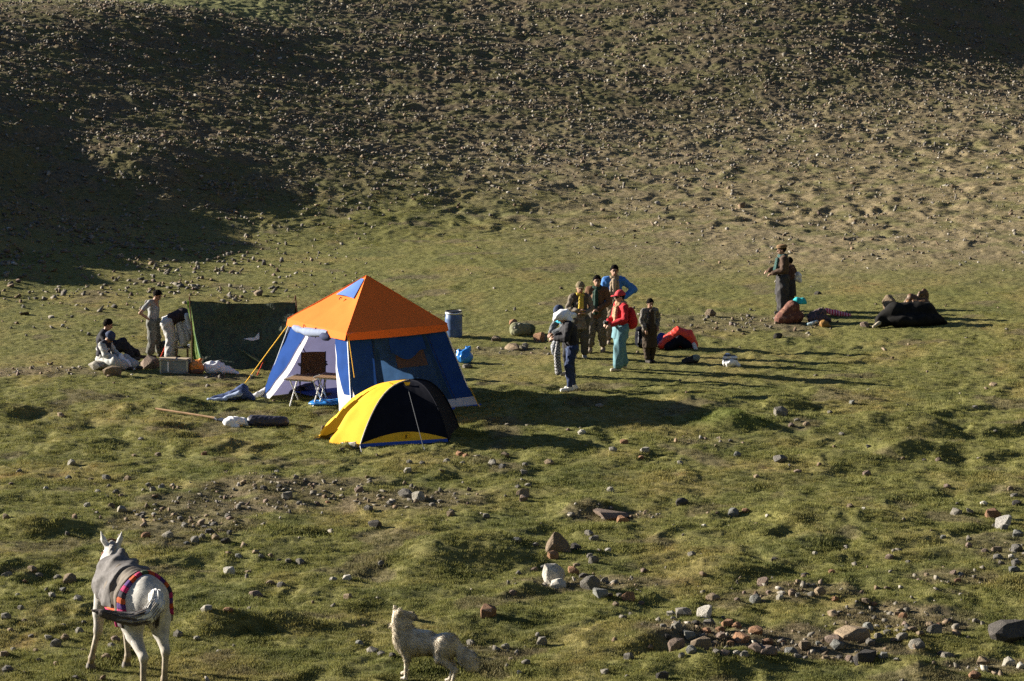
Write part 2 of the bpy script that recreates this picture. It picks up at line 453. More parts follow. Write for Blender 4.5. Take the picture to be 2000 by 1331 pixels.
# x, y of the foot, width, colour
ST = {
 'horse': '327 1052 28 pale;284 1052 22 rust;47 1140 14 rust;61 1116 22 tan;13 1128 26 grey;76 1127 18 grey;136 1141 32 tan;112 1133 20 grey;101 1168 19 pale;121 1157 16 blue;89 1156 12 tan;152 1174 20 pale;403 1196 28 pale;445 1200 24 rust;347 1246 22 grey;384 1250 15 pale;154 1238 24 grey;123 1225 13 pale;164 1218 13 grey;94 1250 18 pale;108 1264 26 grey;126 1252 20 tan;47 1216 16 tan;11 1210 24 grey;9 1283 24 tan;25 1272 14 pale;69 1273 15 tan;181 1262 11 pale;163 1274 18 tan;224 1256 24 pink;217 1268 20 grey;206 1288 24 tan;14 1314 28 grey;47 1318 9 white;148 1328 16 grey;428 1275 16 pale;40 1190 16 grey;60 1245 13 grey;20 1235 16 tan;275 1200 14 dark;255 1270 15 tan;330 1190 12 dark;35 1165 13 pale;190 1180 11 grey;75 1295 15 grey;108 1300 13 tan',
 'streak': '139 909 19 pale;90 957 13 white;117 943 17 tan;134 938 17 blue;206 939 22 grey;177 939 14 tan;249 939 17 tan;289 951 14 grey;316 954 17 pale;336 953 13 tan;298 960 16 grey;190 962 13 pale;226 966 17 grey;236 972 14 tan;170 992 17 pale;217 992 17 tan;238 1003 24 pale;36 924 12 grey;11 1015 20 tan;262 1003 14 grey;280 1007 16 grey;300 1008 13 white;312 1018 13 blue;340 1011 18 tan;352 1018 16 grey;330 1002 12 rust;372 1022 14 tan;360 1030 16 pale;388 1028 14 tan;400 1034 17 grey;418 1028 20 grey;410 1044 22 dark;432 1040 16 tan;448 1046 14 grey;395 1052 18 grey;380 1060 20 pale;420 1056 20 tan;440 1062 26 dark;462 1030 12 tan;445 1012 17 grey;404 1010 13 tan;365 1064 16 blue;466 1092 18 blue;499 1082 17 tan;510 1092 15 grey;564 1098 16 grey;585 1106 22 grey;545 1098 14 dark;528 1090 14 tan;448 1124 27 white;484 1121 15 tan;482 1131 12 blue;528 1143 22 tan;549 1147 21 grey;651 1136 20 pale;676 1135 24 white;679 1171 21 tan;650 1187 12 blue;497 1168 34 pink;560 976 26 grey;497 952 14 tan;515 958 18 dark;545 954 16 dark;475 946 14 tan;585 985 15 grey;610 968 12 tan;640 985 14 rust;540 925 14 pale;262 893 13 tan;308 892 18 tan;398 890 14 rust;275 862 14 pale;118 815 22 tan;22 948 12 blue',
 'dome': '986 893 21 tan;897 891 18 rust;910 895 15 rust;932 893 11 rust;800 905 15 pale;825 907 13 grey;874 903 19 grey;903 909 15 pale;961 909 20 pale;981 917 17 grey;1026 911 15 grey;1024 928 17 grey;1073 910 24 tan;795 924 19 pale;863 924 9 rust;1137 849 21 white;1197 881 20 pale;1259 887 22 pale;1252 897 14 rust;1219 868 20 rust;1145 875 11 pale;1330 899 11 pink;1329 908 15 pale;701 962 22 pink;793 975 40 grey;817 979 32 pale;845 991 20 grey;762 988 21 grey;719 999 22 grey;740 978 14 tan;735 990 12 tan;881 1009 19 tan;950 1012 17 grey;1022 972 32 tan;1023 979 20 pink;1192 961 18 pale;1333 988 32 dark;731 1031 32 dark;1012 955 14 grey;1031 951 16 grey;667 972 14 tan;905 945 9 tan;1110 842 9 grey;668 880 14 tan;690 875 20 pale',
 'point': '1127 1076 26 dark;1217 1023 28 rust;1116 1010 18 grey;1080 1094 28 rust;1044 1117 18 pink;1120 1124 30 rust;1153 1152 48 grey;1174 1168 36 blue;1181 1139 22 grey;1228 1175 32 rust;1253 1182 18 pink;1203 1184 17 tan;1160 1103 26 grey;1152 1091 15 grey;1188 1078 16 white;1127 1108 18 tan;1061 1112 14 blue;1046 1068 14 grey;1010 1062 22 blue;1160 1058 24 grey;1150 1045 22 grey;1190 1168 18 dark;1210 1168 14 grey;1172 1078 10 tan;1140 1130 22 dark',
 'dog': '953 1208 38 rust;987 1268 22 pale;1001 1167 20 pink;744 1105 16 grey;702 1262 21 blue;728 1276 26 grey;744 1283 22 grey;766 1286 16 dark;919 1282 28 blue;919 1260 20 grey;1057 1261 26 grey;1228 1290 24 grey;1225 1323 11 rust;1293 1330 32 dark;1000 1292 18 tan;990 1305 12 grey;1013 1275 9 white;1050 1247 12 pale;805 1214 30 grey;1015 1317 13 blue;1180 1318 22 grey',
 'alone': '1526 905 32 grey;1441 893 18 blue;1434 1010 26 blue;1457 1005 18 rust;1661 991 16 tan;1592 1085 15 pale;1513 1097 17 dark;1352 1088 19 grey;1388 618 26 tan;1598 576 18 dark;1525 815 34 grey;1576 833 19 tan;1546 836 15 pink;1557 825 15 grey;1622 810 13 grey;1664 789 13 blue;1942 755 18 tan;1697 876 12 grey;1764 897 11 tan;1806 900 11 dark;1834 900 14 pink;1694 930 20 pink;1559 925 20 pink;1478 935 14 tan;1687 998 10 white;1500 1010 10 white;1375 1030 12 white;1335 1048 9 grey;1178 366 11 tan;1905 800 14 grey;1738 1093 20 pink;1775 1100 14 grey;1851 955 17 pink;1625 1120 16 rust;1945 845 10 grey;1645 850 14 grey;1382 1003 9 tan;1401 1003 8 tan',
 'edge': '1943 1013 38 rust;1869 1007 28 grey;1895 1005 18 grey;1922 987 17 white;1947 1078 25 tan;1987 1080 27 grey;1842 1054 15 blue;1990 1052 26 blue;1893 1071 17 pink;1951 1094 24 grey;1976 1090 14 white;1987 1107 24 grey;1983 1118 26 blue;1983 972 20 grey;1987 988 22 dark;1974 960 15 tan;1925 1082 18 pink;1962 1036 20 pale;1943 1030 14 grey;1765 1020 10 grey',
 'upper': '1490 1145 26 pink;1445 1138 11 white;1455 1161 11 pale;1394 1176 36 tan;1475 1180 27 blue;1549 1160 19 pink;1528 1163 14 white;1602 1162 28 tan;1632 1175 17 rust;1502 1162 16 pink;1524 1172 18 pale;1560 1168 14 grey;1440 1176 14 pink;1585 1164 18 grey;1575 1128 22 dark;1560 1140 14 tan;1692 1181 22 tan;1708 1187 16 rust;1728 1187 11 rust;1627 1204 27 tan;1764 1209 21 rust;1752 1204 14 tan;1811 1126 15 tan;1828 1132 13 tan;1853 1142 11 white;1871 1140 18 rust;1831 1155 12 pale;1862 1122 16 pink;1740 1120 12 grey;1788 1183 9 white;1655 1190 10 pink',
 'heap': '1376 1206 36 white;1407 1237 24 rust;1369 1266 50 tan;1448 1256 44 rust;1477 1240 34 rust;1477 1274 36 pink;1499 1262 30 rust;1351 1278 26 blue;1322 1270 42 pink;1439 1283 17 pale;1336 1206 38 grey;1347 1250 30 blue;1322 1230 26 grey;1408 1252 24 pink;1502 1283 42 pink;1546 1281 30 blue;1575 1270 32 tan;1600 1262 18 blue;1629 1258 42 pink;1697 1238 28 blue;1636 1270 34 blue;1690 1294 52 dark;1661 1296 28 pink;1725 1286 22 blue;1763 1249 28 grey;1734 1243 21 grey;1784 1237 22 tan;1799 1245 20 tan;1828 1240 36 grey;1791 1268 36 grey;1737 1229 20 grey;1752 1292 14 pale;1853 1288 34 grey;1310 1204 20 pale;1316 1214 16 grey;1360 1222 20 dark;1385 1224 28 grey;1420 1226 26 rust;1440 1228 22 rust;1395 1262 20 tan;1425 1262 22 rust;1417 1282 24 pink;1400 1278 20 grey;1455 1286 22 grey;1530 1262 18 rust;1518 1276 18 grey;1560 1286 22 grey;1610 1276 18 grey;1650 1244 22 pale;1715 1250 18 grey;1745 1256 16 tan;1700 1262 24 grey;1772 1228 14 grey;1815 1226 18 tan;1835 1226 16 rust;1712 1228 16 pale;1380 1240 22 rust;1332 1284 18 pale;1306 1250 18 dark;1296 1226 16 grey;1615 1290 20 tan;1640 1290 18 dark',
}
ONE = 'pointed boulder'
def unique_stones():
    def u(px, py, w, h, col, label, **k):
        o = stone(px, py, w, h, col, label=label, **k); return o
    u(1090, 1080, 54, 40, 'tan', 'large pointed tan boulder like a little pyramid in the turf', variant=16, rz=.1, sink=.1)
    u(1080, 1143, 46, 40, 'white', 'large whitish leaning rock below the pointed boulder', sink=.15)
    u(1092, 1150, 34, 18, 'white', 'low whitish rock at the foot of the leaning white rock')
    u(1195, 1016, 72, 13, 'pink', 'long low pinkish rock hump half sunk in turf')
    u(1668, 1256, 68, 32, 'tan', 'broad flat tan slab on top of the biggest stone heap', depth=.5)
    u(1975, 1254, 95, 32, 'dark', 'big dark boulder beyond the end of the biggest stone heap')
    u(1961, 1032, 34, 24, 'white', 'round whitish boulder with a rust brown stone behind it')
    u(1907, 1328, 28, 14, 'rust', 'rust brown stone below the dark boulder')
    u(1922, 1300, 26, 17, 'tan', 'tan wedge stone between rubble below the dark boulder')
    u(1972, 1302, 26, 18, 'pale', 'pale cracked stone in rubble below the dark boulder')
    u(1994, 1308, 16, 14, 'white', 'small white stone in rubble below the dark boulder')
    u(217, 736, 38, 20, 'tan', 'smooth tan boulder before the seated men', sink=.1)
    u(190, 724, 42, 18, 'pale', 'flat grey slab beside the seated men', sink=.1)
    u(292, 722, 34, 26, 'pink', 'round brown boulder beside the metal box', sink=.1)
    u(1738, 610, 28, 32, 'tan', 'upright rounded tan boulder behind the dark tarpaulin heap', sink=.1, variant=3)
    u(1000, 685, 32, 13, 'tan', 'long tan stone below the green duffel bag')
    u(1026, 682, 16, 12, 'grey', 'grey stone touching the long tan stone')
    u(970, 667, 20, 10, 'tan', 'tan stone between barrel and green duffel bag')
    u(1054, 668, 26, 18, 'rust', 'brown wedge stone right beside the green duffel bag')
    u(1064, 668, 12, 10, 'grey', 'little grey stone touching the brown wedge stone')
    u(1003, 634, 18, 10, 'rust', 'flat brown stone behind the green duffel bag')
    u(1520, 662, 20, 11, 'dark', 'dark stone before the brown sack with turquoise top')
    u(1690, 640, 20, 10, 'pink', 'small brown stone at the tip of the dark tarpaulin heap')
    u(913, 720, 22, 8, 'grey', 'flat grey stone before the blue plastic bag')
    u(888, 690, 14, 9, 'pink', 'small pinkish stone at the foot of the barrel')
    u(1170, 796, 16, 8, 'pale', 'pale stone in the long shadow of the big tent')
    u(1195, 723, 1, 1, 'grey', 'x') if False else None
unique_stones()
n_ind = 0
EXTRA = []
for z, s in ST.items():
    for e in s.split(';'):
        x, y, w, col = e.split(); x, y, w = float(x), float(y), float(w)
        l, g = zone_label(col, w, z)
        
        if w < 13 and z not in ('alone', 'camp'): EXTRA.append((x, y, w, col)); continue
        stone(x, y, w * .86, None, col, label=l, group=g); n_ind += 1

# the many small stones: one mesh; they thicken on the slope and in the streaks
TINY = [hull(9, 300 + i, (1, .6 + .4 * random.random(), .4 + .45 * random.random())) for i in range(14)]
def tiny_density(X, Y):
    hm = hill_mask(X, Y)
    d = 0.35 + 0 * X
    edge = Y - foot_line(X)
    d = d + 38 * sst(-4, 7, edge) * (0.25 + 1.1 * np.clip(pn(X / 3.2, Y / 2.0, 201) + .5 * pn(X / 1.1, Y / .8, 202) + .3, 0, 1.3))
    left = sst(-18, -6, edge) * sst(-3.5, -7.5, X) * (1 - sst(0, 6, edge)) * (.35 + .65 * sst(56, 60, Y))
    d = d + 12.0 * left * (0.3 + np.clip(pn(X / 2.2, Y / 2.2, 205) + .3, 0, 1))
    rr = sst(0, 9, X + 0.35 * (Y - 72)) * sst(67, 74, Y) * (1 - sst(0, 8, edge))
    d = d + 11 * rr * (0.25 + np.clip(pn(X / 1.8, Y / 1.8, 209) + .3, 0, 1.2))
    for (x0, y0), sx, sy, a in _BARE:
        d = d + 48 * a * gauss(X, Y, x0, y0, sx * .8, sy * .8)
    d = d * (1 - .9 * sst(104, 106, Y) * sst(-7, -11, X))
    return d
def tiny_stones():
    r = np.random.default_rng(77)
    n = 700000
    y = r.uniform(28, 124, n); half = .245 * (y + 6)
    x = r.uniform(-1, 1, n) * .245 * 130
    ok = np.abs(x) < half
    x, y = x[ok], y[ok]
    area = 96 * 2 * .245 * 130 / n
    keep = r.random(len(x)) < tiny_density(x, y) * area
    x, y = x[keep], y[keep]
    n = len(x)
    far = sst(60, 78, y)
    size = (0.035 + .095 * r.random(n) ** 2.2) * (1 - far) + far * (0.04 + .13 * r.random(n) ** 3.4)
    lf = sst(-3.5, -7, x) * sst(54, 58, y) * (1 - sst(70, 76, y))
    size = size * (1 - lf) + lf * (.06 + .13 * r.random(n) ** 1.8)
    big = r.random(n) < .012 * far
    size[big] *= 1.6
    if EXTRA:
        e = [P(q[0], q[1]) for q in EXTRA]
        x = np.concatenate([x, [q.x for q in e]]); y = np.concatenate([y, [q.y + .05 for q in e]])
        size = np.concatenate([size, [q[2] * math.hypot(v.y, CAM_H) / FPX for q, v in zip(EXTRA, e)]]); n = len(x)
    z = hs(x, y)
    pal = np.array([[.20, .18, .15], [.25, .225, .185], [.33, .30, .26], [.21, .15, .10], [.24, .185, .13], [.16, .145, .13], [.19, .14, .115], [.45, .42, .37]])
    w = np.array([.24, .2, .07, .14, .14, .12, .07, .02])
    ci = r.choice(len(pal), n, p=w)
    cols = pal[ci] * r.uniform(.48, .88, (n, 1))
    Vs, Fs, Cs = [], [], []
    off = 0
    var = r.integers(0, len(TINY), n)
    ang = r.uniform(0, 6.283, n); hgt = r.uniform(.75, 1.35, n)
    tx = r.normal(0, .25, n); ty = r.normal(0, .25, n)
    for k, (V, F) in enumerate(TINY):
        s = np.where(var == k)[0]
        if not len(s): continue
        ca, sa = np.cos(ang[s]), np.sin(ang[s])
        v = np.repeat(V[None], len(s), 0) * size[s][:, None, None]
        v[..., 2] *= hgt[s][:, None]
        zz = v[..., 2] + v[..., 0] * tx[s][:, None] + v[..., 1] * ty[s][:, None]
        xx = v[..., 0] * ca[:, None] - v[..., 1] * sa[:, None] + x[s][:, None]
        yy = v[..., 0] * sa[:, None] + v[..., 1] * ca[:, None] + y[s][:, None]
        zz = zz + (z[s] + size[s] * .14)[:, None]
        Vs.append(np.stack([xx, yy, zz], -1).reshape(-1, 3))
        Fs.append((F[None] + (np.arange(len(s)) * len(V))[:, None, None]).reshape(-1, 3) + off)
        Cs.append(np.repeat(cols[s][:, None], len(V), 1).reshape(-1, 3))
        off += len(s) * len(V)
    me = mesh_np('scattered_stones', np.concatenate(Vs), np.concatenate(Fs))
    color_attr(me, np.concatenate(Cs))
    m, nt, b = nodes_of('small_stone')
    at = nt.nodes.new('ShaderNodeAttribute'); at.attribute_name = 'col'
    t = tex(nt, 'Noise', 25, 3)
    rr = ramp(nt, t.outputs[0], [(.3, (.7, .7, .7)), (.7, (1.25, 1.25, 1.22))])
    nt.links.new(mixc(nt, at.outputs['Color'], rr.outputs[0], 1, 'MULTIPLY'), b.inputs['Base Color'])
    b.inputs['Roughness'].default_value = .9; b.inputs['Specular IOR Level'].default_value = .2
    o = link('scattered_stones', me, m)
    tag(o, 'countless small stones strewn over the slope and the turf', 'stones', kind='stuff')
    print('tiny stones', n, 'tris', len(me.polygons), 'individual', n_ind)
tiny_stones()

# ---------------------------------------------------------------- short turf: tufts of blades, instanced on points
def tuft_mesh(name, seed, nb, spread, hgt, wid):
    r = np.random.default_rng(seed)
    V, F = [], []
    for i in range(nb):
        a = r.uniform(0, 6.283); d = spread * math.sqrt(r.random()); b = r.uniform(0, 6.283)
        x, y = d * math.cos(a), d * math.sin(a); h = hgt * r.uniform(.55, 1.1); lean = r.uniform(.1, .75) * h
        wx, wy = math.cos(b) * wid, math.sin(b) * wid
        lx, ly = math.cos(a + r.normal(0, .7)) * lean, math.sin(a + r.normal(0, .7)) * lean
        k = len(V)
        V += [(x - wx, y - wy, -.01), (x + wx, y + wy, -.01), (x + lx * .45 + wx * .8, y + ly * .45 + wy * .8, h * .62), (x + lx * .45 - wx * .8, y + ly * .45 - wy * .8, h * .62), (x + lx, y + ly, h)]
        F += [(k, k + 1, k + 2, k + 3), (k + 3, k + 2, k + 4, k + 4)]
    me = bpy.data.meshes.new(name)
    me.from_pydata(V, [], [f if f[2] != f[3] else f[:3] for f in F])
    return me
def turf():
    m, nt, b = nodes_of('grass_blade')
    at = nt.nodes.new('ShaderNodeAttribute'); at.attribute_name = 'tcol'; at.attribute_type = 'INSTANCER'
    oi = nt.nodes.new('ShaderNodeObjectInfo')
    r = ramp(nt, oi.outputs['Random'], [(0, (.75, .8, .7)), (.5, (1.0, 1.0, 1)), (1, (1.4, 1.3, 1.15))])
    c = mixc(nt, at.outputs['Color'], r.outputs[0], 1, 'MULTIPLY')
    nt.links.new(c, b.inputs['Base Color']); b.inputs['Roughness'].default_value = .7; b.inputs['Specular IOR Level'].default_value = .15
    tr = nt.nodes.new('ShaderNodeBsdfTranslucent'); mx = nt.nodes.new('ShaderNodeMixShader'); mx.inputs[0].default_value = .3
    out = [n for n in nt.nodes if n.type == 'OUTPUT_MATERIAL'][0]
    nt.links.new(c, tr.inputs[0]); nt.links.new(b.outputs[0], mx.inputs[1]); nt.links.new(tr.outputs[0], mx.inputs[2]); nt.links.new(mx.outputs[0], out.inputs[0])
    rr = np.random.default_rng(99)
    n = 330000
    y = 28 + 74 * rr.random(n) ** 1.45; x = rr.uniform(-1, 1, n) * .235 * (y + 6)
    keep = rr.random(n) < (.3 + .7 * sst(-.35, .3, pn(x / .7, y / .8, 301) + .5 * pn(x / .25, y / .25, 303))) * (1 - .55 * hill_mask(x, y))
    for (x0, y0), sx, sy, a in _BARE: keep &= rr.random(n) > .7 * a * gauss(x, y, x0, y0, sx * .8, sy * .8)
    x, y = x[keep], y[keep]; n = len(x)
    z = hs(x, y) + micro(x, y)
    sc = rr.uniform(.6, 1.15, n) * (1 - .45 * camp_mask(x, y)) * (.8 + .7 * sst(.2, .9, pn(x / 1.1, y / 1.1, 307)))
    col = ground_color(x, y) * np.array([1.08, 1.1, .95])
    me = bpy.data.meshes.new('turf')
    me.vertices.add(n); me.vertices.foreach_set('co', np.stack([x, y, z], -1).astype(np.float32).ravel())
    a = me.attributes.new('tcol', 'FLOAT_COLOR', 'POINT'); cc = np.ones((n, 4), np.float32); cc[:, :3] = col; a.data.foreach_set('color', cc.ravel())
    a = me.attributes.new('tsc', 'FLOAT', 'POINT'); a.data.foreach_set('value', sc.astype(np.float32))
    a = me.attributes.new('trot', 'FLOAT', 'POINT'); a.data.foreach_set('value', rr.uniform(0, 6.28, n).astype(np.float32))
    o = link('turf', me, m)
    tag(o, 'short grazed turf covering the whole meadow', 'grass', kind='stuff')
    tm = tuft_mesh('grass_tuft', 5, 18, .075, .036, .0042); tm.materials.append(m)
    ng = bpy.data.node_groups.new('turf_instances', 'GeometryNodeTree')
    ng.interface.new_socket('Geometry', in_out='INPUT', socket_type='NodeSocketGeometry')
    ng.interface.new_socket('Geometry', in_out='OUTPUT', socket_type='NodeSocketGeometry')
    gi = ng.nodes.new('NodeGroupInput'); go = ng.nodes.new('NodeGroupOutput')
    iop = ng.nodes.new('GeometryNodeInstanceOnPoints')
    src = bpy.data.objects.new('grass_tuft', tm)
    oin = ng.nodes.new('GeometryNodeObjectInfo'); oin.inputs['Object'].default_value = src
    at1 = ng.nodes.new('GeometryNodeInputNamedAttribute'); at1.data_type = 'FLOAT'; at1.inputs['Name'].default_value = 'tsc'
    at2 = ng.nodes.new('GeometryNodeInputNamedAttribute'); at2.data_type = 'FLOAT'; at2.inputs['Name'].default_value = 'trot'
    cx = ng.nodes.new('ShaderNodeCombineXYZ')
    ng.links.new(at2.outputs['Attribute'], cx.inputs['Z'])
    m2p = ng.nodes.new('GeometryNodeMeshToPoints')
    ng.links.new(gi.outputs[0], m2p.inputs['Mesh'])
    ng.links.new(m2p.outputs[0], iop.inputs['Points']); ng.links.new(oin.outputs['Geometry'], iop.inputs['Instance'])
    ng.links.new(cx.outputs[0], iop.inputs['Rotation']); ng.links.new(at1.outputs['Attribute'], iop.inputs['Scale'])
    ng.links.new(iop.outputs[0], go.inputs[0])
    md = o.modifiers.new('tufts', 'NODES'); md.node_group = ng
    print('tufts', n)
turf()
# ---------------------------------------------------------------- plain mesh builder
class MB:
    def __init__(s): s.V = []; s.F = []
    def add(s, V, F):
        k = len(s.V); s.V += [tuple(map(float, v)) for v in V]; s.F += [tuple(int(i) + k for i in f) for f in F]; return s
    def box(s, c, size, rot=None, bev=0.0):
        bm = bmesh.new(); bmesh.ops.create_cube(bm, size=1)
        for v in bm.verts: v.co = Vector((v.co.x * size[0], v.co.y * size[1], v.co.z * size[2]))
        if bev: bmesh.ops.bevel(bm, geom=bm.edges[:], offset=bev, segments=2, affect='EDGES')
        M = rot.to_matrix() if rot is not None and hasattr(rot, 'to_matrix') else (rot if rot is not None else Matrix.Identity(3))
        bm.verts.index_update()
        s.add([M @ v.co + Vector(c) for v in bm.verts], [[v.index for v in f.verts] for f in bm.faces]); bm.free(); return s
    def tube(s, pts, r, n=7, cap=True):
        pts = [Vector(p) for p in pts]
        rs = r if isinstance(r, (list, tuple)) else [r] * len(pts)
        V = []; F = []
        up = Vector((.13, .31, .94))
        for i, p in enumerate(pts):
            t = (pts[min(i + 1, len(pts) - 1)] - pts[max(i - 1, 0)]).normalized()
            a = t.cross(up)
            if a.length < .05: a = t.cross(Vector((1, 0, 0)))
            a.normalize(); b = t.cross(a)
            for k in range(n):
                w = 2 * math.pi * k / n
                V.append(p + a * (math.cos(w) * rs[i]) + b * (math.sin(w) * rs[i]))
        for i in range(len(pts) - 1):
            for k in range(n):
                F.append((i * n + k, i * n + (k + 1) % n, (i + 1) * n + (k + 1) % n, (i + 1) * n + k))
        if cap:
            F.append(tuple(range(n))[::-1]); F.append(tuple((len(pts) - 1) * n + k for k in range(n)))
        return s.add(V, F)
    def grid(s, fn, nu, nv, skip=None):
        """fn(u, v) -> point; skip(u, v) -> leave the cell out"""
        V = [fn(i / nu, j / nv) for j in range(nv + 1) for i in range(nu + 1)]
        F = []
        for j in range(nv):
            for i in range(nu):
                if skip and skip((i + .5) / nu, (j + .5) / nv): continue
                a = j * (nu + 1) + i
                F.append((a, a + 1, a + nu + 2, a + nu + 1))
        return s.add(V, F)
    def lathe(s, prof, n=20, c=(0, 0, 0)):
        V = []; F = []
        for r, z in prof:
            for k in range(n):
                a = 2 * math.pi * k / n
                V.append((c[0] + r * math.cos(a), c[1] + r * math.sin(a), c[2] + z))
        for i in range(len(prof) - 1):
            for k in range(n): F.append((i * n + k, i * n + (k + 1) % n, (i + 1) * n + (k + 1) % n, (i + 1) * n + k))
        F.append(tuple(range(n))[::-1]); F.append(tuple((len(prof) - 1) * n + k for k in range(n)))
        return s.add(V, F)
    def build(s, name, mat, parent=None, smooth=True, loc=None, rot=None):
        me = bpy.data.meshes.new(name); me.from_pydata(s.V, [], s.F); me.update()
        bm = bmesh.new(); bm.from_mesh(me); loose = [v for v in bm.verts if not v.link_faces]
        bmesh.ops.delete(bm, geom=loose, context='VERTS')
        bm.to_mesh(me); bm.free()
        if smooth:
            me.polygons.foreach_set('use_smooth', np.ones(len(me.polygons), bool))
            try: me.set_sharp_from_angle(angle=math.radians(40))
            except Exception: pass
        return link(name, me, mat, parent, loc, rot)

# ---------------------------------------------------------------- soft shapes: smooth unions of tapered limbs, meshed by surface nets
def A3(*a): return np.array(a, float)
THIN = []
class Soft:
    def __init__(s): s.p = []; s.clips = []; s.noise = None
    def cap(s, a, b, ra, rb=None, k=.03, sq=None, sub=False):
        a, b = A3(*a), A3(*b); rb = ra if rb is None else rb
        s.p.append(('c', a, b, ra, rb, k, sq, sub)); return s
    def ell(s, c, r, k=.03, rot=None, sub=False):
        R = np.eye(3) if rot is None else np.array(rot)
        s.p.append(('e', A3(*c), A3(*r), R, None, k, None, sub)); return s
    def clip(s, n, c):
        """keep the side n . p < c"""
        s.clips.append((A3(*n), c)); return s
    def wrinkle(s, amp, freq, seed=0, n=7, aniso=(1, 1, 1)):
        s.noise = (amp, freq, seed, n, aniso); return s
    def mesh(s, name, h=.014):
        lo = np.full(3, 1e9); hi = -lo
        for q in s.p:
            if q[7]: continue
            if q[0] == 'c':
                r = max(q[3], q[4]); l = np.minimum(q[1], q[2]) - r; u = np.maximum(q[1], q[2]) + r
            else:
                r = np.max(q[2]) if not np.allclose(q[3], np.eye(3)) else q[2]; l = q[1] - r; u = q[1] + r
            lo = np.minimum(lo, l); hi = np.maximum(hi, u)
        lo -= 3 * h + .02; hi += 3 * h + .02
        n = np.ceil((hi - lo) / h).astype(int) + 1
        ax = [lo[i] + h * np.arange(n[i]) for i in range(3)]
        D = np.full(n, 1.0, np.float32)
        for q in s.p:
            k = q[5]
            if q[0] == 'c':
                r = max(q[3], q[4]) + k + 2.5 * h; l = np.minimum(q[1], q[2]) - r; u = np.maximum(q[1], q[2]) + r
            else:
                r = (np.max(q[2]) if not np.allclose(q[3], np.eye(3)) else q[2]) + k + 2.5 * h; l = q[1] - r; u = q[1] + r
            i0 = np.clip(np.floor((l - lo) / h).astype(int), 0, n - 1); i1 = np.clip(np.ceil((u - lo) / h).astype(int) + 1, 1, n)
            if np.any(i1 <= i0): continue
            sl = tuple(slice(i0[i], i1[i]) for i in range(3))
            X, Y, Z = np.meshgrid(*[ax[i][sl[i]] for i in range(3)], indexing='ij')
            P3 = np.stack([X, Y, Z], -1)
            if q[0] == 'c':
                a, b, ra, rb, sq = q[1], q[2], q[3], q[4], q[6]
                w = P3 - a; ba = b - a
                if sq is not None:
                    sx = A3(*sq[0]); sx = sx / np.linalg.norm(sx); f = 1 / sq[1] - 1
                    w = w + (w @ sx)[..., None] * sx * f; ba = ba + (ba @ sx) * sx * f
                t = np.clip((w @ ba) / max(ba @ ba, 1e-9), 0, 1)
                d = np.linalg.norm(w - t[..., None] * ba, axis=-1) - (ra + (rb - ra) * t)
                if sq is not None: d = d * (sq[1] if sq[1] < 1 else 1) * .6 + d * .4
            else:
                w = (P3 - q[1]) @ q[3]
                k0 = np.linalg.norm(w / q[2], axis=-1); k1 = np.linalg.norm(w / q[2] ** 2, axis=-1)
                d = k0 * (k0 - 1) / np.maximum(k1, 1e-6)
            o = D[sl]
            if q[7]:
                e = np.clip(.5 - .5 * (o + d) / k, 0, 1); D[sl] = o * (1 - e) - d * e + k * e * (1 - e)
            else:
                e = np.clip(.5 + .5 * (o - d) / k, 0, 1); D[sl] = o * (1 - e) + d * e - k * e * (1 - e)
        X, Y, Z = np.meshgrid(*ax, indexing='ij')
        if s.noise:
            amp, fr, seed, nn, an = s.noise
            r = np.random.default_rng(seed); acc = 0
            wx = .35 / fr * np.sin(fr * .7 * Z * an[2] + 1) ; wz = .35 / fr * np.sin(fr * .8 * X * an[0] + 2)
            for i in range(nn):
                d = r.normal(size=3); d /= np.linalg.norm(d); f = fr * r.uniform(.6, 1.9)
                v = np.sin(f * (d[0] * an[0] * (X + wx) + d[1] * an[1] * Y + d[2] * an[2] * (Z + wz)) + r.uniform(0, 6.28))
                acc = acc + (1 - 1.6 * np.abs(v)) / math.sqrt(nn)
            D = D - (amp * .8 * acc).astype(np.float32)
        for nrm, c in s.clips:
            D = np.maximum(D, nrm[0] * X + nrm[1] * Y + nrm[2] * Z - c)
        return nets(name, D, lo, h)
    def build(s, name, mat, parent=None, h=.014, loc=None, rot=None):
        o = link(name, s.mesh(name, h), mat, parent, loc, rot)
        n = len(o.data.polygons) * 2; keep = 16000 if name == 'body' else 5000
        if n > keep:
            m = o.modifiers.new('thin', 'DECIMATE'); m.ratio = max(.22, keep / n); THIN.append(o)
        return o

